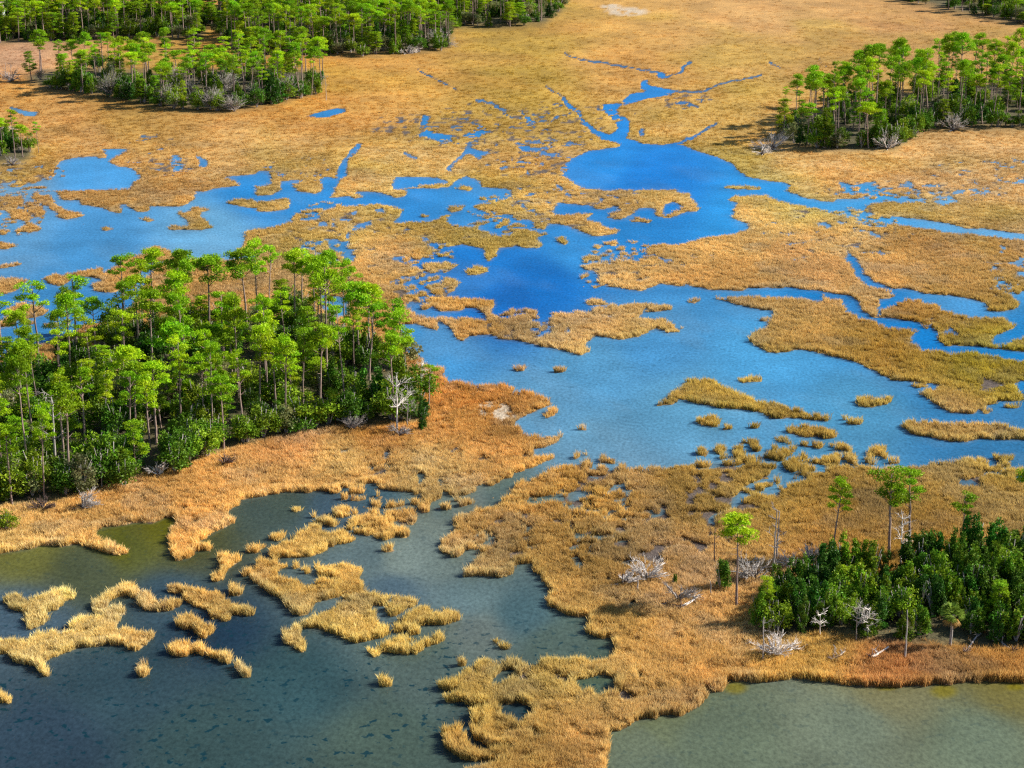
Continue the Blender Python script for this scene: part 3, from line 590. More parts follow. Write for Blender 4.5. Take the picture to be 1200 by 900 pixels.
for ax_, ay_, rx_, ry_ in ((1106, 810, 17, 9), (862, 806, 15, 8), (1190, 805, 12, 5), (1040, 806, 14, 3)):      # algae mats
    am = np.clip(1.3 - ((PX - ax_) / rx_) ** 2 - ((PY - ay_) / ry_) ** 2, 0, 1)[..., None] * .8
    wc = wc * (1 - am) + np.array([.13, .11, .008]) * am
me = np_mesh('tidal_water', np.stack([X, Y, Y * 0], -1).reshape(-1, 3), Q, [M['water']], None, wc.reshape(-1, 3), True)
wa = me.attributes.new('weed', 'FLOAT', 'POINT')
wv = sstep(700, 790, PY) * (PX < 720) + .25 * sstep(560, 640, PY) + .3 * np.clip(1.3 - ((PX - 700) / 200) ** 2 - ((PY - 425) / 50) ** 2, 0, 1)
wa.data.foreach_set('value', np.clip(wv, 0, 1).astype(np.float32).ravel())
tag(link('water', me), 'shallow tidal water, bright blue in the channels and grey green in the near bays', None, None, 'structure')

# ------------------------------------------------------------------ reeds (ground cover: stuff)
def reed_template(name, seed, nb, h, spread, w, lean):
    r = np.random.default_rng(seed); V = []; C = []
    for i in range(nb):
        a = r.uniform(0, 2 * np.pi); rr = spread * math.sqrt(r.uniform()); bx, by = rr * math.cos(a), rr * math.sin(a)
        hh = h * r.uniform(.65, 1.15); la = r.uniform(0, 2 * np.pi); ll = lean * r.uniform(.3, 1.2) * hh
        tx, ty = bx + ll * math.cos(la) + rr * .5 * math.cos(a), by + ll * math.sin(la) + rr * .5 * math.sin(a)
        wa_ = r.uniform(0, np.pi); wx, wy = w * math.cos(wa_), w * math.sin(wa_)
        mx, my = bx * .6 + tx * .4, by * .6 + ty * .4
        V += [(bx - wx * .7, by - wy * .7, -.05), (bx + wx * .7, by + wy * .7, -.05), (mx + wx, my + wy, hh * .6), (mx - wx, my - wy, hh * .6),
              (mx - wx, my - wy, hh * .6), (mx + wx, my + wy, hh * .6), (tx + wx * .15, ty + wy * .15, hh), (tx - wx * .15, ty - wy * .15, hh)]
        k = r.uniform(.8, 1.2)
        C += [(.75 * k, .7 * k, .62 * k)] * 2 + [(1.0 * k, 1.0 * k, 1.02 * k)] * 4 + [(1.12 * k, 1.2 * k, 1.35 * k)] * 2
    Qd = np.arange(len(V)).reshape(-1, 4)
    me = np_mesh(name, V, Qd, [M['reed']], None, C)
    return bpy.data.objects.new(name, me)
tcol = bpy.data.collections.new('reed_kinds')
for i in range(5):
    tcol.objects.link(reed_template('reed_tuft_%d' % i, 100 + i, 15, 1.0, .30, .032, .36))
def scatter(name, pts, rot, scl, gcol, coll, label, idx):
    me = bpy.data.meshes.new(name); n = len(pts)
    me.vertices.add(n); me.vertices.foreach_set('co', np.asarray(pts, np.float32).ravel())
    for an, ty, dt, fld in (('rot', 'FLOAT_VECTOR', rot, 'vector'), ('scl', 'FLOAT_VECTOR', scl, 'vector'), ('idx', 'INT', idx, 'value')):
        a = me.attributes.new(an, ty, 'POINT'); a.data.foreach_set(fld, np.asarray(dt, np.int32 if ty == 'INT' else np.float32).ravel())
    if gcol is not None:
        a = me.attributes.new('gcol', 'FLOAT_COLOR', 'POINT'); c = np.ones((n, 4), np.float32); c[:, :3] = gcol; a.data.foreach_set('color', c.ravel())
    o = link(name, me)
    ng = bpy.data.node_groups.new(name + '_spread', 'GeometryNodeTree')
    ng.interface.new_socket('Geometry', in_out='INPUT', socket_type='NodeSocketGeometry'); ng.interface.new_socket('Geometry', in_out='OUTPUT', socket_type='NodeSocketGeometry')
    N, Lk = ng.nodes, ng.links
    gi = N.new('NodeGroupInput'); go = N.new('NodeGroupOutput'); ip = N.new('GeometryNodeInstanceOnPoints'); ci = N.new('GeometryNodeCollectionInfo')
    ci.inputs['Collection'].default_value = coll; ci.inputs['Separate Children'].default_value = True; ci.inputs['Reset Children'].default_value = True
    def na(an, ty):
        q = N.new('GeometryNodeInputNamedAttribute'); q.data_type = ty; q.inputs['Name'].default_value = an; return q.outputs['Attribute']
    Lk.new(gi.outputs[0], ip.inputs['Points']); Lk.new(ci.outputs[0], ip.inputs['Instance']); ip.inputs['Pick Instance'].default_value = True
    Lk.new(na('idx', 'INT'), ip.inputs['Instance Index']); Lk.new(na('rot', 'FLOAT_VECTOR'), ip.inputs['Rotation']); Lk.new(na('scl', 'FLOAT_VECTOR'), ip.inputs['Scale'])
    Lk.new(ip.outputs[0], go.inputs[0])
    md = o.modifiers.new('spread', 'NODES'); md.node_group = ng
    tag(o, label, 'plants', None, 'stuff')
    return o
NC = 584000
cpx = RNG.uniform(-130, 1330, NC); cpy = RNG.uniform(-8, 912, NC)
keep = RNG.uniform(size=NC) < np.interp(cpy, [-8, 150, 300, 912], [.04, .30, .75, 1.0])
cpx, cpy = cpx[keep], cpy[keep]
cX, cY = ground(cpx, cpy)
cl = land(cX, cY)
cf = forest_s(cpx, cpy); cs = sandness(cpx, cpy)
ok = (cl > np.interp(cpy, [100, 300], [.66, .56])) & (cs < .3) & ((cf < .35) | (RNG.uniform(size=len(cpx)) < .03))
cpx, cpy, cX, cY, cl = cpx[ok], cpy[ok], cX[ok], cY[ok], cl[ok]
gcol = np.clip(grass_albedo(cpx, cpy, cX, cY) * 1.12, 0, .85)
e, _ = samp(mask_e, np.clip(cpx, -1199, 2398), cpy)
fringe = sstep(.95, .6, e)[:, None] * sstep(250, 500, cpy)[:, None]
gcol = gcol * (1 + fringe * np.array([.16, .22, .25]))
gcol *= (1 + RNG.uniform(-1, 1, len(cpx)) * np.interp(cpy, [0, 300, 700], [.06, .12, .17]))[:, None]
old = (RNG.uniform(size=len(cpx)) < .10)[:, None] * sstep(250, 450, cpy)[:, None]
gcol = gcol * (1 - old * np.array([.34, .36, .22]))
dens = fbm(cX / 1.8, cY / 2.2, 61, 2)
low = sstep(.30, .45, dens)
far = np.interp(cpy, [0, 200, 400, 900], [.45, .62, .9, 1.0])
hh = (.55 + .45 * sstep(.56, .82, cl)) * far * (.62 + .5 * low) * RNG.uniform(.8, 1.25, len(cpx)) * (.9 + .35 * fringe[:, 0]) * np.interp(cpy, [0, 300, 700, 900], [.95, .85, .86, .95])
ws = np.interp(cpy, [0, 200, 400, 900], [2.4, 1.7, 1.25, 1.0]) * RNG.uniform(.8, 1.3, len(cpx))
n = len(cpx)
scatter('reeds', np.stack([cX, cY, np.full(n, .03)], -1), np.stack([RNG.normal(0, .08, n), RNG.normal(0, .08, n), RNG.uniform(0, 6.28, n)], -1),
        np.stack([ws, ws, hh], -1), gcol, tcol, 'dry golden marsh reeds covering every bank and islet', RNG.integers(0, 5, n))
print('reed tufts', n)

# ------------------------------------------------------------------ plants
def curve(p0, p1, n, rng, wob):
    t = np.linspace(0, 1, n)[:, None]; p = np.asarray(p0) * (1 - t) + np.asarray(p1) * t
    w = np.cumsum(rng.normal(0, wob, (n, 3)), 0); w[0] = 0
    return p + w * [1, 1, .4]
def puff(geo, c, r, hgt, n, size, rng, tint):
    d = rng.normal(size=(n, 3)); d /= np.linalg.norm(d, axis=1)[:, None]
    rad = rng.uniform(.25, 1, n) ** .45
    lob = 1 + .25 * np.sin(3 * np.arctan2(d[:, 1], d[:, 0]) + rng.uniform(0, 6)) + .12 * rng.normal(size=n)
    p = d * (rad * lob)[:, None] * [r, r, hgt] + c
    p[:, 2] = np.maximum(p[:, 2], c[2] - hgt * .55 + rng.uniform(0, .2, n))
    geo.leaves(p, size, rng, .45, 0, tint)
def make_pine(seed, kind):
    """nominal height 16 m, crown radius about 3 m"""
    rng = np.random.default_rng(seed); tr, cr = Geo(), Geo()
    Ht = 16.0
    lean = rng.normal(0, .35, 2)
    tp = curve((0, 0, -.3), (lean[0], lean[1], Ht - .6), 10, rng, .07)
    tr.tube(tp, np.linspace(.27, .07, 10), 6)
    def at(h):
        i = np.interp(h, tp[:, 2], np.arange(10)); k = int(min(i, 8)); f = i - k
        return tp[k] * (1 - f) + tp[k + 1] * f
    if kind == 'umbrella': lo, hi, nl, R0 = .76, .98, 16, 3.0
    elif kind == 'layered': lo, hi, nl, R0 = .62, .98, 15, 2.7
    elif kind == 'open': lo, hi, nl, R0 = .66, .99, 9, 2.8
    else: lo, hi, nl, R0 = .30, .99, 26, 3.0                    # young: crown well down the stem
    a = rng.uniform(0, 6.28)
    for i in range(nl):
        t = (i + rng.uniform(0, .8)) / nl
        h = Ht * (lo + (hi - lo) * t); a += 2.4 + rng.normal(0, .4)
        if kind == 'umbrella':
            ln = R0 * math.sqrt(max(0.05, 1 - t ** 2.2)) * rng.uniform(.5, 1.15)
        elif kind == 'young': ln = R0 * (1.02 - .75 * t ** 1.3) * rng.uniform(.6, 1.05)
        else: ln = R0 * (1.05 - .45 * t) * rng.uniform(.5, 1.1)
        if kind != 'young' and rng.uniform() < .16: continue
        b = at(h - rng.uniform(.6, 1.8)); tip = np.array([b[0] + ln * math.cos(a), b[1] + ln * math.sin(a), h + rng.uniform(-.15, .4)])
        lp = curve(b, tip, 5, rng, .06); tr.tube(lp, np.linspace(.085, .03, 5), 4)
        tint = np.array([1, 1, 1]) * rng.uniform(.85, 1.18) * np.array([rng.uniform(.88, 1.22), 1, .9])
        r = rng.uniform(.95, 1.35) * (1.12 if kind == 'umbrella' else 1.0) * (.9 if kind == 'open' else 1.0)
        puff(cr, tip, r, r * rng.uniform(.40, .55), 150, .185, rng, tint)
        if ln > 1.3: puff(cr, lp[3] + [rng.normal(0, .3), rng.normal(0, .3), .35], r * .9, r * .42, 110, .185, rng, tint * .97)
    tpz = tp[-1]
    for k in range({'open': 2, 'umbrella': 6}.get(kind, 3)):
        puff(cr, tpz + [rng.normal(0, .9), rng.normal(0, .9), rng.uniform(-.3, .35)], rng.uniform(1.0, 1.4), .55, 150, .185, rng, (1.08, 1.1, .95))
    for k in range(rng.integers(2, 6)):                          # dead stubs under the crown
        h = Ht * rng.uniform(lo * .6, lo); b = at(h); aa = rng.uniform(0, 6.28); q = rng.uniform(.5, 1.6)
        tr.tube(curve(b, b + [q * math.cos(aa), q * math.sin(aa), q * .3], 4, rng, .05), np.linspace(.045, .015, 4), 4)
    nm = 'needle_young' if kind == 'young' else 'needle'
    return tr.mesh('pine_trunk', [M['bark']], True), cr.mesh('pine_crown', [M[nm]])
PINES = {'umbrella': [make_pine(s, 'umbrella') for s in (1, 2, 3, 4)], 'layered': [make_pine(s, 'layered') for s in (11, 12, 13, 14)],
         'open': [make_pine(s, 'open') for s in (21, 22, 23)], 'young': [make_pine(s, 'young') for s in (31, 32, 33, 34)]}
def make_shrub(seed, kind):
    """nominal height 4 m, radius 1.8 m"""
    rng = np.random.default_rng(seed); st, cr = Geo(), Geo()
    n = rng.integers(4, 7)
    for i in range(n):
        a = rng.uniform(0, 6.28); q = rng.uniform(.4, 1.3)
        st.tube(curve((0, 0, -.2), (q * math.cos(a), q * math.sin(a), rng.uniform(2, 3.3)), 5, rng, .06), np.linspace(.09, .03, 5), 4)
    if kind == 'cedar':
        for q in range(5):                                        # several spires from one root
            ox, oy = (0, 0) if q == 0 else rng.normal(0, .75, 2); hq = 3.9 if q == 0 else rng.uniform(2.2, 3.7); rq = rng.uniform(.8, 1.15)
            for k in range(26):
                t = rng.uniform(0, 1) ** .9; r = rq * (1 - t) ** .8 + .04; a = rng.uniform(0, 6.28)
                c = np.array([ox + r * math.cos(a) * rng.uniform(.3, 1), oy + r * math.sin(a) * rng.uniform(.3, 1), .3 + t * (hq - .4)])
                tint = np.ones(3) * rng.uniform(.7, 1.5) * np.array([rng.uniform(.85, 1.6), 1.05, .9])
                puff(cr, c, rng.uniform(.22, .42), rng.uniform(.3, .5), 22, .13, rng, tint)
    elif kind == 'bare':
        for k in range(130):
            a = rng.uniform(0, 6.28); e = rng.uniform(.2, 1.4); q = rng.uniform(1.3, 2.8)
            b = np.array([.5 * math.cos(a) * rng.uniform(0, 1), .5 * math.sin(a) * rng.uniform(0, 1), rng.uniform(.3, 1.6)])
            st.tube(curve(b, b + [q * math.cos(a) * math.cos(e), q * math.sin(a) * math.cos(e), q * math.sin(e)], 4, rng, .09), np.linspace(.035, .012, 4), 4)
        for k in range(14):
            a = rng.uniform(0, 6.28); q = rng.uniform(.3, 1.4)
            puff(cr, (q * math.cos(a), q * math.sin(a), rng.uniform(1, 3.1)), .5, .4, 22, .11, rng, np.ones(3) * rng.uniform(.7, 1.1))
    else:
        for k in range(34):
            d = rng.normal(size=3); d /= np.linalg.norm(d); d[2] = abs(d[2])
            c = d * [1.45, 1.45, 2.5] * rng.uniform(.55, 1.05) + [0, 0, .9]
            tint = np.ones(3) * rng.uniform(.72, 1.3) * np.array([rng.uniform(.85, 1.25), 1, 1])
            puff(cr, c, rng.uniform(.45, .8), rng.uniform(.35, .6), 55, .14, rng, tint)
    mt = {'cedar': 'cedar', 'bare': 'olive', 'leafy': 'shrub', 'pale': 'olive'}[kind]
    return st.mesh('shrub_stems', [M['grey']], True), cr.mesh('shrub_foliage', [M[mt]])
SHRUBS = {k: [make_shrub(s + 50 * i, k) for s in (1, 2, 3)] for i, k in enumerate(('leafy', 'cedar', 'bare', 'pale'))}
def place(name, parts, px, py, sx, sz, label, cat, group, z0=None, tilt=.045, names=('trunk', 'crown')):
    X_, Y_ = ground(px, py)
    z = 0.1 + .5 * float(forest_s(np.array([px]), np.array([py]))[0]) if z0 is None else z0
    e = bpy.data.objects.new(name, None); COL.objects.link(e)
    e.location = (float(X_), float(Y_), z); e.rotation_euler = (random.gauss(0, tilt), random.gauss(0, tilt), random.uniform(0, 6.28)); e.scale = (sx, sx, sz)
    e.empty_display_size = .5
    tag(e, label, cat, group)
    for me, nm in zip(parts, names):
        o = bpy.data.objects.new(nm, me); COL.objects.link(o); o.parent = e
    return e
taken = []
def pine(px, py, ytop, cw, kind, label, group, vi=None, tilt=.03):
    h = height_at(px, py, ytop); parts = PINES[kind][random.randrange(len(PINES[kind])) if vi is None else vi]
    sx = (cw / ppm(py)) / 6.2
    taken.append((*[float(q) for q in ground(px, py)], px, py))
    return place('pine_tree', parts, px, py, sx, h / 16.3, label, 'pine tree', group, tilt=tilt)
# --- single pines one can point to
G_MAIN = 'pines of the large forest on the left'
HERO = [
 (49, 441, 328, 42, 'open', 'tall pine with an open crown standing in front of the blue water at far left', G_MAIN),
 (81, 402, 337, 28, 'layered', 'slim pine with layered tufts just left of the taller forked one, left shore', G_MAIN),
 (92, 432, 327, 44, 'open', 'tall pine whose crown spreads to the right over the left bay', G_MAIN),
 (113, 424, 350, 26, 'umbrella', 'small round topped pine alone on the rusty grass by the left bay', G_MAIN),
 (131, 402, 363, 18, 'open', 'smallest thin pine beside the shore of the left bay', G_MAIN),
 (145, 398, 299, 34, 'open', 'tallest lone pine at the left forest tip, crown above the shoreline reeds', G_MAIN),
 (3, 424, 342, 36, 'layered', 'pine cut by the left picture edge with yellow green crown', G_MAIN),
 (180, 388, 293, 34, 'umbrella', 'pine at the north end of the left forest, beside the brown reed strip', G_MAIN),
 (207, 392, 297, 40, 'umbrella', 'flat topped pine at the back row, left forest, second from its reed strip', G_MAIN),
 (247, 412, 300, 44, 'umbrella', 'broad umbrella pine in the middle of the back row, left forest', G_MAIN),
 (291, 406, 296, 42, 'umbrella', 'broad umbrella pine right of centre in the back row, left forest', G_MAIN),
 (303, 392, 278, 28, 'layered', 'highest pine top in the left forest, seen against the reed islands', G_MAIN),
 (346, 392, 296, 30, 'umbrella', 'slender straight pine with small dense crown behind the bare trunks', G_MAIN),
 (370, 396, 303, 30, 'umbrella', 'slender pine left of the tallest bare trunked pine', G_MAIN),
 (383, 440, 306, 40, 'umbrella', 'very tall pine with long bare reddish trunk near the right end of the left forest', G_MAIN),
 (415, 436, 364, 24, 'layered', 'short crowned pine between the two tallest pines at the forest right end', G_MAIN),
 (422, 432, 334, 34, 'umbrella', 'tall pine with wide crown near the marsh pond, right end of the left forest', G_MAIN),
 (433, 428, 334, 36, 'umbrella', 'pine whose crown touches its left neighbour near the marsh pond', G_MAIN),
 (463, 446, 354, 42, 'open', 'rightmost tall pine of the left forest, wide open crown over the blue water', G_MAIN),
 (457, 430, 372, 18, 'open', 'thin pine just behind the rightmost tall pine', G_MAIN),
 (503, 478, 428, 26, 'open', 'small pine standing alone on the rusty meadow by the bay', G_MAIN),
 (165, 424, 324, 38, 'umbrella', 'pine with dark rounded crown behind the young green pines, left forest', G_MAIN),
 (178, 452, 344, 38, 'umbrella', 'tall pine with pale crooked trunk in the middle of the left forest', G_MAIN),
 (208, 478, 380, 46, 'umbrella', 'broad bright crowned pine with twin trunk lines, centre of the left forest', G_MAIN),
 (246, 474, 386, 42, 'umbrella', 'broad bright pine right of the twin trunked one, left forest', G_MAIN),
 (272, 448, 358, 36, 'layered', 'tall dark stemmed pine with layered crown, centre right of the left forest', G_MAIN),
 (154, 504, 408, 40, 'umbrella', 'heavy trunked pine near the front edge, left forest', G_MAIN),
 (212, 502, 398, 30, 'layered', 'tall slim pine near the front edge with long dark trunk, left forest', G_MAIN),
 (239, 506, 420, 28, 'umbrella', 'slim pine of the front pair right of the dark hollow', G_MAIN),
 (249, 500, 404, 26, 'umbrella', 'taller slim pine of the front pair right of the dark hollow', G_MAIN),
 (304, 495, 386, 32, 'umbrella', 'dark barked pine at the front edge above the orange reeds', G_MAIN),
 (324, 490, 400, 34, 'umbrella', 'pine with paler bark at the front edge above the orange reeds', G_MAIN),
 (354, 487, 390, 30, 'layered', 'slim pine at the front right, left of the round green oak', G_MAIN),
 (374, 489, 384, 34, 'umbrella', 'rightmost slim pine of the forest front edge', G_MAIN),
 (82, 572, 452, 40, 'umbrella', 'tall pine at the lower left front with long bare trunk', G_MAIN),
 (4, 575, 470, 36, 'layered', 'bushy pine at the lower left corner of the forest', G_MAIN),
 (863, 712, 606, 44, 'umbrella', 'lone yellow green pine on the right marsh beside the fallen trees', 'lone pines of the right point'),
 (975, 656, 563, 34, 'layered', 'slender lone pine standing behind the dark thicket, left of the pine pair', 'lone pines of the right point'),
 (1043, 655, 549, 46, 'layered', 'left pine of the tall pair behind the dark thicket', 'lone pines of the right point'),
 (1066, 650, 548, 42, 'layered', 'right pine of the tall pair behind the dark thicket', 'lone pines of the right point'),
 (1127, 650, 578, 34, 'open', 'crooked small pine right of the tall pair behind the thicket', 'lone pines of the right point'),
 (1199, 650, 546, 34, 'umbrella', 'pine cut by the right picture edge above the thicket', 'lone pines of the right point'),
 (18, 188, 130, 18, 'open', 'taller pine on the small wooded point at the far left edge', 'pines of the small left point'),
 (45, 180, 142, 11, 'open', 'thin pine at the right side of the small wooded point', 'pines of the small left point'),
 (27, 186, 148, 18, 'umbrella', 'low yellow crowned pine on the small wooded point at the left edge', 'pines of the small left point'),
 (4, 182, 140, 16, 'umbrella', 'pine cut by the left edge on the small wooded point', 'pines of the small left point'),
 (22, 126, 101, 0.1, 'open', None, None),
 (21, 124, 102, 10, 'open', None, None),
 (920, 125, 102, 10, 'layered', 'small isolated pine in the marsh left of the right hand pine grove', 'pines of the right hand grove'),
 (936, 128, 106, 12, 'umbrella', 'low pine second from the left of the right hand grove', 'pines of the right hand grove'),
 (948, 126, 91, 19, 'umbrella', 'pine with twin tufts at the left shoulder of the right hand grove', 'pines of the right hand grove'),
 (976, 132, 72, 11, 'open', 'half bare pine rising above the left part of the right hand grove', 'pines of the right hand grove'),
 (986, 134, 73, 17, 'umbrella', 'pine just right of the half bare one in the right hand grove', 'pines of the right hand grove'),
 (1012, 142, 54, 28, 'umbrella', 'large dark crowned pine at the left of the tall row, right hand grove', 'pines of the right hand grove'),
 (1026, 140, 52, 22, 'umbrella', 'second pine of the tall row, right hand grove', 'pines of the right hand grove'),
 (1048, 152, 66, 20, 'layered', 'front pine with thick dark trunk in the middle of the right hand grove', 'pines of the right hand grove'),
 (1059, 130, 45, 20, 'umbrella', 'highest pine in the left half of the right hand grove', 'pines of the right hand grove'),
 (1079, 152, 58, 24, 'layered', 'pine with double dark trunk near the front centre, right hand grove', 'pines of the right hand grove'),
 (1110, 128, 42, 20, 'umbrella', 'left of the two highest pines in the right hand grove', 'pines of the right hand grove'),
 (1124, 130, 39, 24, 'umbrella', 'highest pine of the right hand grove', 'pines of the right hand grove'),
 (1123, 150, 70, 22, 'umbrella', 'tall trunked pine in front of the highest one, right hand grove', 'pines of the right hand grove'),
 (1018, 175, 120, 24, 'umbrella', 'front pine at the lower left tip of the right hand grove', 'pines of the right hand grove'),
 (982, 160, 102, 25, 'umbrella', 'round dark headed pine at the left front of the right hand grove', 'pines of the right hand grove'),
 (945, 172, 123, 22, 'umbrella', 'low pine at the left front corner of the right hand grove', 'pines of the right hand grove'),
]
for h_ in HERO:
    if h_[5] is None: continue
    pine(*h_)
# --- forest fill
def fill_pts(poly, n, mind, rng, tries=40, bias=None, low=False):
    poly = np.array(poly); out = []; x0, y0 = poly.min(0); x1, y1 = poly.max(0)
    y0 = max(y0, -14); 
    Yn, Yf = ground(600, y1)[1], ground(600, y0)[1]
    k = 0
    while len(out) < n and k < n * tries:
        k += 1
        Yw = rng.uniform(Yn, Yf); py = project(0, Yw)[1]; px = rng.uniform(x0, x1)
        if not in_poly(np.array([px]), np.array([py]), [tuple(p) for p in poly])[0]: continue
        if bias is not None and rng.uniform() > bias(px, py): continue
        Xw, Yw = ground(px, py)
        if any((Xw - a) ** 2 + (Yw - b) ** 2 < mind * mind for a, b in out): continue
        if not low and any((Xw - t[0]) ** 2 + (Yw - t[1]) ** 2 < (mind * .8) ** 2 for t in taken): continue
        out.append((float(Xw), float(Yw)))
    return [(float(project(a, b)[0]), float(project(a, b)[1])) for a, b in out]
PLACE_WORD = {'main': 'the left forest', 'island': 'the upper left island', 'back_w': 'the top left woods', 'back_e': 'the top centre woods', 'east': 'the right grove', 'far_e': 'the top right woods', 'thicket': 'the lower right thicket', 'west': 'the far left point'}
def sector(key, px, py):
    poly = np.array(FOREST[key]); x0, x1 = max(poly[:, 0].min(), 0), min(poly[:, 0].max(), 1200)
    t = (px - x0) / (x1 - x0)
    s = 'left end' if t < .2 else 'left part' if t < .4 else 'middle' if t < .6 else 'right part' if t < .8 else 'right end'
    cols = np.abs(poly[:, 0] - px) < 90
    yy = poly[cols, 1] if cols.any() else poly[:, 1]
    u = (py - yy.min()) / max(yy.max() - yy.min(), 1)
    d = 'back' if u < .35 else 'inside' if u < .7 else 'front'
    return s, d
def fill_pines(key, n, mind, hmin, hmax, rng, kinds, grp, wmul=1.0, bias=None):
    for px, py in fill_pts(FOREST[key], n, mind, rng, bias=bias):
        kind = kinds[rng.integers(len(kinds))]
        hgt = rng.uniform(hmin, hmax) if kind != 'young' else rng.uniform(.38, .62) * hmax
        w = rng.uniform(.68, 1.05) * wmul * (1 if kind != 'young' else .85)
        s, d = sector(key, px, py)
        look = {'umbrella': 'flat topped tall pine', 'layered': 'pine with layered crown', 'open': 'thin pine with open crown', 'young': 'bushy young pine'}[kind]
        e = place('pine_tree', PINES[kind][rng.integers(len(PINES[kind]))], px, py, w, hgt / 16.3, '%s %s, %s of %s' % (look, {'back': 'at the back edge', 'inside': 'deep inside', 'front': 'at the front edge'}[d], s, PLACE_WORD[key]), 'pine tree', grp + ', %s %s' % (d, s))
        taken.append((e.location.x, e.location.y, px, py))
rg = np.random.default_rng(5)
KT = ['umbrella', 'umbrella', 'layered', 'open']
fill_pines('main', 60, 4.6, 12, 19.5, rg, KT, 'pines of the large left forest', .86, bias=lambda x, y: .25 if (y < 420 and x < 160) else 1)
fill_pines('main', 30, 3.6, 13, 17, rg, ['young'], 'young pines of the large left forest', .95)
fill_pines('island', 98, 4.0, 11, 17, rg, KT + ['young'], 'pines of the upper left island', .95)
fill_pines('east', 88, 4.0, 14, 21, rg, KT + ['young'], 'pines of the right hand grove', 1.0)
FAR = {'back_e': (24, 'front'), 'back_w': (10, 'front'), 'far_e': (4, 'front')}
fill_pines('thicket', 3, 6, 9, 11, rg, ['young'], 'young pines in the thicket', .7)
# --- shrubs
def fill_shrubs(key, n, mind, kinds, smin, smax, rng, bias=None, zf=1.0, edge=()):
    for px, py in list(edge) + fill_pts(FOREST[key], n - len(edge), mind, rng, bias=bias, low=True):
        if abs(px - 1111) < 19 and py > 728: continue
        kind = kinds[rng.integers(len(kinds))]; s_, d = sector(key, px, py)
        sc = rng.uniform(smin, smax)
        nm = {'leafy': 'evergreen_shrub', 'cedar': 'cedar_tree', 'bare': 'bare_shrub', 'pale': 'pale_shrub'}[kind]
        look = {'leafy': 'rounded evergreen shrub', 'cedar': 'dense dark conical cedar', 'bare': 'half bare grey shrub', 'pale': 'pale olive shrub'}[kind]
        size = 'large' if sc > (smin + smax) / 2 else 'small'
        place(nm, SHRUBS[kind][rng.integers(3)], px, py, sc, sc * rng.uniform(.8, 1.3) * zf, '%s %s %s, %s of %s' % (size, look, {'back': 'at the back edge', 'inside': 'deep inside', 'front': 'at the front edge'}[d], s_, PLACE_WORD[key]),
              {'leafy': 'shrub', 'cedar': 'cedar tree', 'bare': 'shrub', 'pale': 'shrub'}[kind], '%s shrubs of %s, %s %s, %s' % (kind, PLACE_WORD[key], d, s_, size), names=('stems', 'foliage'))
def along(pts, stepm, jit, rng):
    out = []
    W_ = [ground(*p) for p in pts]
    for (ax, ay), (bx, by) in zip(W_[:-1], W_[1:]):
        n_ = max(int(math.hypot(bx - ax, by - ay) / stepm), 1)
        for i in range(n_):
            t = (i + rng.uniform(0, 1)) / n_
            out.append(tuple(float(q) for q in project(ax + (bx - ax) * t + rng.normal(0, jit), ay + (by - ay) * t + abs(rng.normal(0, jit)))))
    return out
EM = along([(496, 492), (450, 496), (400, 498), (330, 510), (270, 526), (220, 543), (165, 556), (120, 570), (90, 581), (30, 588), (-30, 592)], 2.4, .7, rg)
EI = along([(368, 111), (330, 121), (270, 132), (200, 129), (160, 120), (100, 110), (55, 104)], 3.6, .8, rg)
EE = along([(1250, 151), (1150, 150), (1085, 152), (1050, 174), (960, 176), (925, 170)], 3.4, .8, rg)
fill_shrubs('main', 240, 2.2, ['leafy', 'leafy', 'leafy', 'leafy', 'cedar', 'pale', 'leafy'], .9, 1.9, rg, edge=EM)
fill_shrubs('thicket', 150, 1.6, ['cedar'] * 5 + ['leafy'], .7, 1.4, rg, zf=1.15)
fill_shrubs('island', 100, 3.0, ['leafy', 'leafy', 'leafy', 'bare', 'cedar', 'cedar', 'pale'], 1.0, 2.0, rg, bias=lambda x, y: 1 if y > 100 else .4, edge=EI)
fill_shrubs('east', 105, 3.0, ['leafy', 'leafy', 'pale', 'leafy', 'cedar', 'cedar'], 1.0, 2.1, rg, bias=lambda x, y: 1 if y > 125 else .4, edge=EE)
fill_shrubs('west', 22, 2.0, ['cedar', 'leafy'], .9, 1.5, rg)
# --- far woods along the top: past the countable ones, one object
fw = bpy.data.collections.new('far_wood_kinds')
kinds_far = [('umbrella', 0), ('umbrella', 1), ('layered', 0), ('layered', 2), ('open', 1), ('young', 0), ('young', 2)]
def joined(name, parts):
    a, b = parts; V = []; Qs = []; C = []; mi = []; n = 0
    for k, me_ in enumerate((a, b)):
        v = np.empty(len(me_.vertices) * 3, np.float32); me_.vertices.foreach_get('co', v); f = np.empty(len(me_.loops), np.int32); me_.loops.foreach_get('vertex_index', f)
        c = np.empty(len(me_.vertices) * 4, np.float32); me_.color_attributes['tint'].data.foreach_get('color', c)
        V.append(v.reshape(-1, 3)); Qs.append(f.reshape(-1, 4) + n); C.append(c.reshape(-1, 4)[:, :3]); mi.append(np.full(len(f) // 4, k)); n += len(me_.vertices)
    me_ = np_mesh(name, np.vstack(V), np.vstack(Qs), [a.materials[0], b.materials[0]], np.concatenate(mi), np.vstack(C))
    return bpy.data.objects.new(name, me_)
for i, (k, v) in enumerate(kinds_far): fw.objects.link(joined('wood_%d_pine' % i, PINES[k][v]))
for i, k in enumerate(('leafy', 'cedar', 'pale')): fw.objects.link(joined('wood_%d_shrub' % (7 + i), SHRUBS[k][0]))
pts, sc_, ix = [], [], []
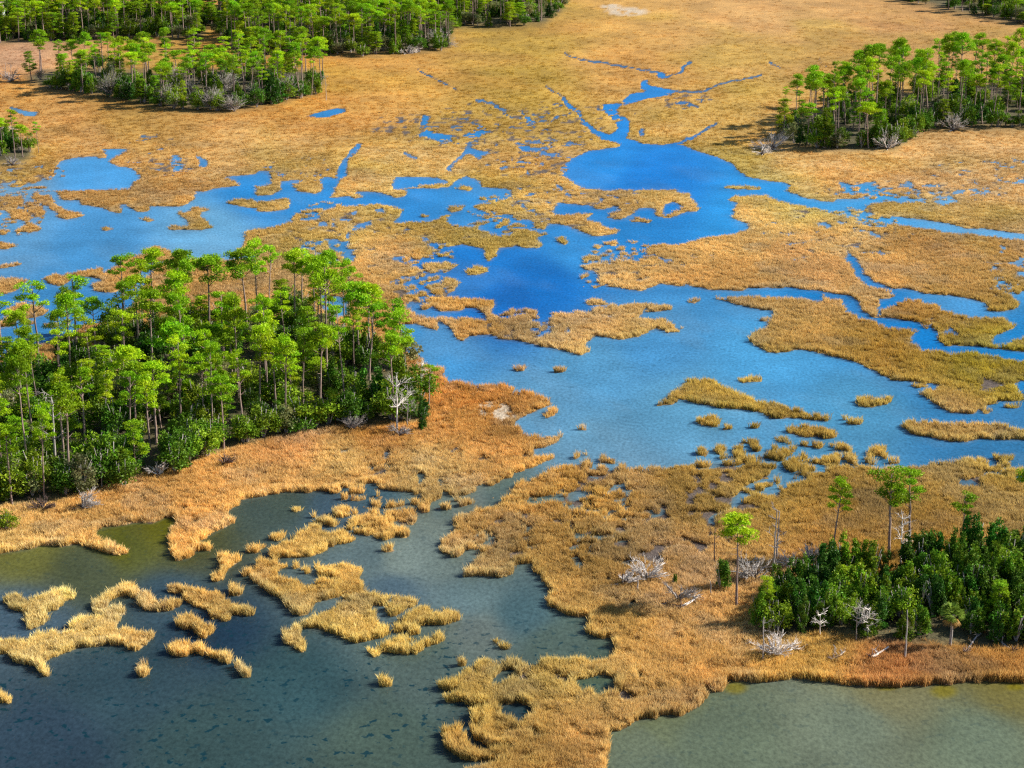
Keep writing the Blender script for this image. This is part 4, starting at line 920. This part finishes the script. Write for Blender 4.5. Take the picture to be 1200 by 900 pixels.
for key, npn, nsh in (('back_w', 260, 260), ('back_e', 480, 480), ('far_e', 90, 220)):
    for px, py in fill_pts(FOREST[key], npn, 3.0, rg, 30):
        w = rg.uniform(.75, 1.15); h = rg.uniform(13, 19) / 16.3; k = rg.integers(0, 7)
        if k > 4: h *= .6
        if key == 'far_e' : h *= .55
        x_, y_ = ground(px, py); pts.append((x_, y_, .4)); sc_.append((w, w, h)); ix.append(k)
    for px, py in fill_pts(FOREST[key], nsh, 2.4, rg, 30, low=True):
        w = rg.uniform(1.0, 2.0); x_, y_ = ground(px, py); pts.append((x_, y_, .3)); sc_.append((w, w, w * rg.uniform(.8, 1.3))); ix.append(rg.integers(7, 10))
n = len(pts)
scatter('distant_woods', np.array(pts), np.stack([np.zeros(n), np.zeros(n), rg.uniform(0, 6.28, n)], -1), np.array(sc_), None, fw, 'distant pine woods reading as one green mass along the top of the view', np.array(ix))

# ------------------------------------------------------------------ dead wood, palm and other single things
def branchy(geo, p, d, ln, r, depth, rng, spread=.6, up=.1, sides=5):
    p = np.asarray(p, float); d = np.asarray(d, float); d /= np.linalg.norm(d)
    e = p + d * ln; pts = curve(p, e, 5, rng, ln * .065); geo.tube(pts, np.linspace(r, r * .55, 5), 6 if depth > 2 else 4)
    if depth <= 0: return
    for i in range(rng.integers(2, 5)):
        t = rng.uniform(.35, 1.0); b = pts[int(t * 4)]
        nd_ = d + rng.normal(0, spread, 3); nd_[2] += up
        branchy(geo, b, nd_, ln * rng.uniform(.45, .75), r * .5, depth - 1, rng, spread, up)
def wood(name, px, py, mat, label, cat, build, group=None, parts=None):
    X_, Y_ = ground(px, py); e = bpy.data.objects.new(name, None); COL.objects.link(e); e.location = (float(X_), float(Y_), .15)
    tag(e, label, cat, group)
    for nm, g, m_ in build: link(nm, g.mesh(nm, [M[m_]], True), e)
    return e
def snag(px, py, ytop, label, seed, mat='grey', nb=6, r=.16, lean=0.0, bl=1.4, group='standing dead trees'):
    h = height_at(px, py, ytop); rng = np.random.default_rng(seed); t, b = Geo(), Geo()
    tp = curve((0, 0, -.3), (lean, 0, h), 9, rng, .05); t.tube(tp, np.linspace(r, r * .35, 9), 6)
    for i in range(nb):
        k = rng.integers(4, 9); a = rng.uniform(0, 6.28)
        branchy(b, tp[k], (math.cos(a), math.sin(a), rng.uniform(.2, .9)), bl * rng.uniform(.5, 1.2), r * .4, 2, rng, .5, .1)
    parts = [('trunk', t, mat)] + ([('branches', b, mat)] if nb else [])
    return wood('dead_tree', px, py, mat, label, 'dead tree', parts, group)
def fan(px, py, size, label, seed, mat='bleach', dirx=0.0, name='uprooted_tree', up=1.0, n=9, trunk=True):
    """upturned root fan or bleached crown with its fallen stem"""
    rng = np.random.default_rng(seed); b, t = Geo(), Geo(); size = size * .8; n = n + 3
    for i in range(n):
        a = rng.uniform(-1.15, 1.15); q = np.array([math.sin(a) + dirx, rng.normal(0, .35), math.cos(a) * up])
        branchy(b, (0, 0, .3), q, size * rng.uniform(.45, .8), .12, 3, rng, .33, .05)
    t.tube(curve((0, 0, .25), (-dirx * size * 1.2 - .8, -size * .35, .1), 6, rng, .05), np.linspace(.2, .13, 6), 6)
    g = Geo()
    for i in range(26):                                      # clod of roots and mud
        v = rng.normal(0, .38, 3) * size * .16
        g.tube(curve((0, 0, .3), v * 2.2 + [0, 0, .5], 4, rng, .05), np.linspace(.17, .05, 4), 4)
    return wood(name, px, py, mat, label, 'fallen tree', [('branches', b, mat), ('trunk', t, mat), ('root_clod', g, 'darkwood')], 'fallen and uprooted trees')
def log(x0, y0, x1, y1, r, label, seed, mat='bleach', z1=.35):
    rng = np.random.default_rng(seed); a = np.array([*ground(x0, y0), .0]); c = np.array([*ground(x1, y1), z1]); t, b = Geo(), Geo()
    t.tube(curve(a * 0, c - a, 7, rng, .05), np.linspace(r, r * .5, 7), 6)
    for i in range(4): branchy(b, (c - a) * rng.uniform(.3, 1), rng.normal(size=3) + [0, 0, .8], rng.uniform(.5, 1.2), r * .35, 1, rng)
    g = Geo()
    for i in range(16): g.tube(curve((0, 0, .1), rng.normal(0, .45, 3) + [0, 0, .3], 4, rng, .03), np.linspace(.1, .03, 4), 4)
    e = wood('fallen_log', x0, y0, mat, label, 'log', [('trunk', t, mat), ('branches', b, mat), ('root_clod', g, 'darkwood')], 'fallen logs'); e.location.z = .55
    return e
snag(66, 562, 466, 'bare dead tree with pinkish trunk at the lower left of the forest', 1, 'grey', 9, .26, .3, 2.2)
snag(838, 664, 622, 'thin brown dead stem left of the lone yellow green pine', 2, 'darkwood', 2, .12)
snag(905, 684, 598, 'taller grey dead trunk of the pair behind the thicket left end', 3, 'grey', 6, .17)
snag(910, 657, 600, 'bare grey dead trunk just right of its taller twin', 4, 'grey', 4, .15)
snag(894, 778, 724, 'pale forked dead stem on the reed edge left of the white brush', 5, 'grey', 3, .12)
snag(1060, 776, 717, 'straight grey pole like dead trunk in front of the thicket', 6, 'grey', 0, .15)
snag(961, 748, 720, 'short pale dead stem in front of the thicket left half', 7, 'bleach', 8, .12)
snag(1017, 752, 716, 'pale dead sapling with bushy twigs at the thicket front', 8, 'bleach', 14, .13)
snag(1003, 756, 716, 'grey twiggy dead sapling beside the pale one at the thicket front', 9, 'grey', 14, .09)
snag(1055, 668, 608, 'bleached bare tree between the two tall pines of the pair', 10, 'bleach', 16, .14, 0, 1.6)
snag(833, 700, 681, 'short grey post like stump beside the small cedar', 11, 'grey', 0, .15)
snag(747, 696, 680, 'short grey stump below the white uprooted tree', 12, 'grey', 0, .18)
snag(493, 470, 424, 'bleached bare tree at the right tip of the left forest', 13, 'bleach', 14, .14)
snag(466, 506, 448, 'large grey bare tree at the right front of the left forest', 14, 'bleach', 14, .2, .2, 2.6)
snag(478, 500, 468, 'small grey bare tree right of the large bare one', 15, 'grey', 12, .12)
snag(411, 468, 450, 'broken grey trunk stub inside the right end of the left forest', 16, 'grey', 0, .28)
snag(224, 551, 530, 'short brown broken stump at the forest front edge', 17, 'darkwood', 0, .25)
snag(13, 92, 76, 'left pale dead stem beside the upper left island', 18, 'grey', 2, .14)
snag(7, 90, 74, 'far left pale dead stem beside the upper left island', 19, 'grey', 1, .12)
snag(913, 146, 126, 'short grey dead stem left of the right hand grove', 20, 'grey', 1, .12)
snag(382, 118, 92, 'grey dead stem at the right tip of the upper left island', 21, 'grey', 3, .14)
snag(120, 575, 545, 'thin dead stem at the forest front beside the root fan', 22, 'grey', 3, .1)
fan(757, 682, 4.6, 'white uprooted tree with a bleached fan of branches on the right marsh', 31, 'bleach', .15, n=12)
fan(731, 688, 3.2, 'dark root plate with pale branches left of the white fan', 32, 'bleach', .9, n=7)
fan(796, 706, 3.8, 'tangle of grey fallen branches below the dark shadow', 33, 'grey', .5, up=.45, n=9)
fan(884, 682, 4.6, 'bleached bushy crown lying behind the lone yellow green pine', 34, 'bleach', -.4, up=.8, n=12)
fan(930, 668, 3.2, 'thin bleached branches leaning left behind the thicket', 35, 'bleach', -.5, n=5)
fan(953, 664, 3.8, 'bleached root fan behind the thicket, left of the slender lone pine', 36, 'bleach', .3, up=.7, n=9)
fan(912, 772, 4.4, 'white brush pile at the reed edge in front of the thicket left end', 37, 'bleach', .1, up=.75, n=14)
fan(96, 598, 3.6, 'bleached root fan standing in the reeds at the lower left forest edge', 38, 'bleach', .9, up=1.1, n=10)
fan(186, 560, 3.2, 'pinkish root fan with dark clod at the forest front edge', 39, 'bleach', -.1, up=1.2, n=8)
fan(263, 547, 2.6, 'dark upturned root plate in the orange reeds at the forest front', 40, 'darkwood', .2, n=9)
fan(50, 601, 3.2, 'dark pile of fallen branches at the lower left forest corner', 41, 'darkwood', .5, up=.4, n=10)
fan(413, 505, 3.2, 'pinkish brush pile at the forest front right, by the orange reeds', 42, 'grey', -.2, up=.6, n=11)
fan(468, 512, 2.8, 'fallen grey branches at the foot of the large bare tree', 43, 'grey', .3, up=.4, n=9)
fan(905, 176, 8.0, 'pale fallen tree at the left tip of the right hand grove', 44, 'bleach', -.3, up=.5, n=10)
fan(1116, 154, 7.0, 'white bare brush in front of the middle of the right hand grove', 45, 'bleach', .1, up=.9, n=12)
fan(1040, 176, 7.0, 'white bare brush at the front of the right hand grove, left of centre', 46, 'bleach', -.1, up=.8, n=10)
fan(893, 182, 4.0, 'small pale snag heap in the marsh left of the right hand grove', 47, 'bleach', -.1, up=.5, n=6)
fan(15, 195, 3.0, 'grey brush heap on the shore of the small left point', 48, 'grey', .1, up=.5, n=10)
fan(14, 96, 6.0, 'grey fallen brush at the left tip of the upper left island', 49, 'grey', .1, up=.4, n=12)
fan(477, 64, 6.0, 'pale brush at the edge of the top centre woods', 50, 'bleach', .1, up=.5, n=8)
fan(516, 56, 8.0, 'tall pale brush at the right corner of the top centre woods', 51, 'bleach', .1, up=.8, n=9)
log(798, 717, 818, 704, .22, 'pale log with dark root ball on the right marsh', 61)
log(1020, 776, 1040, 764, .2, 'white log with root ball in front of the thicket', 62)
log(976, 778, 988, 772, .16, 'thin pale log lying in the reeds in front of the thicket', 63)
log(1131, 770, 1147, 752, .17, 'forked grey log leaning at the thicket right front', 64, 'grey', .6)
log(868, 664, 892, 665, .17, 'long bleached bough stretching right of the lone yellow green pine', 65)
log(1188, 768, 1170, 758, .14, 'thin grey log at the right edge in front of the thicket', 66, 'grey')
# hand placed shrubs
def shrub(px, py, ytop, wpx, kind, nm, label, cat='shrub', group=None):
    h = height_at(px, py, ytop)
    return place(nm, SHRUBS[kind][random.randrange(3)], px, py, (wpx / ppm(py)) / 3.7, h / 4.1, label, cat, group, names=('stems', 'foliage'))
shrub(845, 692, 650, 28, 'cedar', 'cedar_tree', 'small green cedar left of the lone yellow green pine trunk', 'cedar tree')
shrub(789, 688, 671, 9, 'cedar', 'cedar_tree', 'tiny bright green cedar sapling above the fallen tangle', 'cedar tree')
shrub(890, 735, 688, 34, 'cedar', 'cedar_tree', 'green cedar at the left tip of the thicket', 'cedar tree')
shrub(8, 622, 596, 30, 'leafy', 'evergreen_shrub', 'round bright green shrub in the reeds at the left picture edge')
shrub(405, 496, 462, 52, 'leafy', 'evergreen_tree', 'round dark green oak at the right front of the left forest', 'oak tree')
shrub(353, 508, 478, 44, 'leafy', 'evergreen_tree', 'dark rounded evergreen at the front edge above the reeds', 'shrub')
shrub(442, 482, 430, 52, 'cedar', 'cedar_tree', 'dark dense cedar behind the round oak at the forest right end', 'cedar tree')
shrub(474, 476, 402, 44, 'cedar', 'cedar_tree', 'tall dark cedar on the right tip of the left forest', 'cedar tree')
shrub(458, 494, 440, 50, 'leafy', 'evergreen_tree', 'deep green tree behind the grey bare tree at the forest tip', 'evergreen tree')
shrub(494, 506, 462, 18, 'cedar', 'cedar_tree', 'narrow yellow green cedar at the edge of the rusty meadow', 'cedar tree')
shrub(145, 572, 528, 46, 'leafy', 'evergreen_shrub', 'bright green bushy shrub left of the pinkish root fan')
shrub(205, 556, 512, 44, 'leafy', 'evergreen_shrub', 'leafy green shrub right of the pinkish root fan')
shrub(1180, 672, 618, 60, 'leafy', 'evergreen_tree', 'broad dark evergreen at the back right of the thicket', 'evergreen tree')
shrub(1085, 676, 622, 34, 'pale', 'pale_shrub', 'bright leafy sapling at the back of the thicket, below the crooked pine')
shrub(517, 60, 42, 18, 'leafy', 'evergreen_shrub', 'green shrub at the right corner of the top centre woods')
shrub(425, 67, 48, 20, 'leafy', 'evergreen_shrub', 'round dark shrub in front of the top centre woods')
# palm
def palm(px, py, ytop, label):
    h = height_at(px, py, ytop); rng = np.random.default_rng(3); t, c, dd = Geo(), Geo(), Geo()
    hc = h - 1.3
    t.tube(curve((0, 0, -.3), (0, 0, hc), 8, rng, .02), np.linspace(.2, .17, 8), 6)
    for g, n, lo, hi in ((c, 44, -.25, 1.35), (dd, 9, -1.3, -.5)):
        for i in range(n):
            a = rng.uniform(0, 6.28); e = rng.uniform(lo, hi); d = np.array([math.cos(a) * math.cos(e), math.sin(a) * math.cos(e), math.sin(e)])
            b = np.array([0, 0, hc]); tip = b + d * 1.0
            g.tube([b, b + d * .5, tip], [.03, .02, .015], 4)
            side = np.cross(d, [0, 0, 1]); side /= np.linalg.norm(side) + 1e-9; upv = np.cross(side, d)
            for k in range(11):                                  # fan of leaflets
                w = (k - 5) / 5 * 1.25; q = d * math.cos(w) + side * math.sin(w); L_ = rng.uniform(.7, .95)
                en = tip + q * L_ - np.array([0, 0, .18 * abs(w) + .1]); pr = np.cross(q, upv) * .05
                g.add([tip - pr * .4, tip + q * L_ * .5 - pr, en, tip + q * L_ * .5 + pr], [(0, 1, 2, 3)], 0, np.ones(3) * rng.uniform(.8, 1.2))
    return wood('palm_tree', px, py, 'palm', label, 'palm tree', [('trunk', t, 'grey'), ('fronds', c, 'palm'), ('dry_fronds', dd, 'palmdead')])
palm(1113, 762, 710, 'fan leaved cabbage palm with dry orange skirt in front of the thicket')
# house at the top left corner, mostly behind the trees
def box(g, x0, y0, z0, x1, y1, z1):
    V = [(x0, y0, z0), (x1, y0, z0), (x1, y1, z0), (x0, y1, z0), (x0, y0, z1), (x1, y0, z1), (x1, y1, z1), (x0, y1, z1)]
    g.add(V, [(0, 3, 2, 1), (4, 5, 6, 7), (0, 1, 5, 4), (1, 2, 6, 5), (2, 3, 7, 6), (3, 0, 4, 7)])
def plain(name, c, rough=.7):
    return barky(name, c, tuple(q * .88 for q in c), 1.5, rough)
M['stucco'] = plain('pale_stucco', (.72, .58, .50)); M['roof'] = plain('pale_metal_roof', (.72, .72, .74), .5); M['pane'] = plain('dark_glass', (.05, .06, .08), .2)
hx, hy = ground(-6, 32)
he = bpy.data.objects.new('house', None); COL.objects.link(he); he.location = (float(hx), float(hy), .2)
tag(he, 'pale pinkish house with light roof half hidden at the top left corner', 'house')
g = Geo(); box(g, -4.5, -3, -.3, 4.5, 5, 5.2); link('wall', g.mesh('house_wall', [M['stucco']]), he)
g = Geo(); g.add([(-5, -3.6, 5.203), (5, -3.6, 5.203), (5, 1, 7.4), (-5, 1, 7.4), (-5, 5.6, 5.203), (5, 5.6, 5.203), (-5, -3.6, 5.0), (5, -3.6, 5.0), (-5, 5.6, 5.0), (5, 5.6, 5.0)],
     [(0, 1, 2, 3), (3, 2, 5, 4), (6, 7, 1, 0), (4, 5, 9, 8), (6, 0, 4, 8), (7, 9, 5, 1)]); link('roof', g.mesh('house_roof', [M['roof']]), he)
for wx_ in (-3, .2, 2.8):
    g = Geo(); box(g, wx_ - .5, -3.06, 1.2, wx_ + .5, -3.01, 2.6); link('window', g.mesh('house_window', [M['pane']]), he)

# ------------------------------------------------------------------ camera, light, sky
cam = bpy.data.cameras.new('camera'); co = bpy.data.objects.new('camera', cam); COL.objects.link(co)
cam.sensor_width = 36; cam.lens = F / 1200 * 36; cam.clip_start = 1; cam.clip_end = 60000
co.location = (0, 0, H); co.rotation_euler = (R(90) - PITCH, 0, 0); scene.camera = co
SUN_EL, SUN_AZ = R(34), R(78)                       # azimuth clockwise from +Y
sd_ = np.array([math.sin(SUN_AZ) * math.cos(SUN_EL), math.cos(SUN_AZ) * math.cos(SUN_EL), math.sin(SUN_EL)])
sl = bpy.data.lights.new('sun', 'SUN'); sl.energy = 5.0; sl.angle = R(.53); sl.color = (1, .94, .85)
so = bpy.data.objects.new('sun', sl); COL.objects.link(so); so.location = (50, 50, 100)
from mathutils import Vector
so.rotation_euler = Vector(tuple(sd_)).to_track_quat('Z', 'Y').to_euler()
w = bpy.data.worlds.new('World'); scene.world = w; w.use_nodes = True
N = w.node_tree.nodes; bgn = N['Background']; sky = N.new('ShaderNodeTexSky'); sky.sky_type = 'NISHITA'; sky.sun_disc = False
sky.sun_elevation = SUN_EL; sky.sun_rotation = SUN_AZ; sky.air_density = 1.0; sky.dust_density = .3; sky.ozone_density = 2.0
w.node_tree.links.new(sky.outputs[0], bgn.inputs[0]); bgn.inputs[1].default_value = .065
scene.view_settings.view_transform = 'Standard'; scene.view_settings.look = 'None'; scene.view_settings.exposure = 1.0; scene.view_settings.gamma = 1
scene.view_settings.use_curve_mapping = False
scene.cycles.use_denoising = False
scene.cycles.max_bounces = 5; scene.cycles.diffuse_bounces = 2; scene.cycles.glossy_bounces = 2; scene.cycles.transmission_bounces = 3; scene.cycles.transparent_max_bounces = 4
scene.cycles.filter_width = 1.3
scene.render.use_persistent_data = False
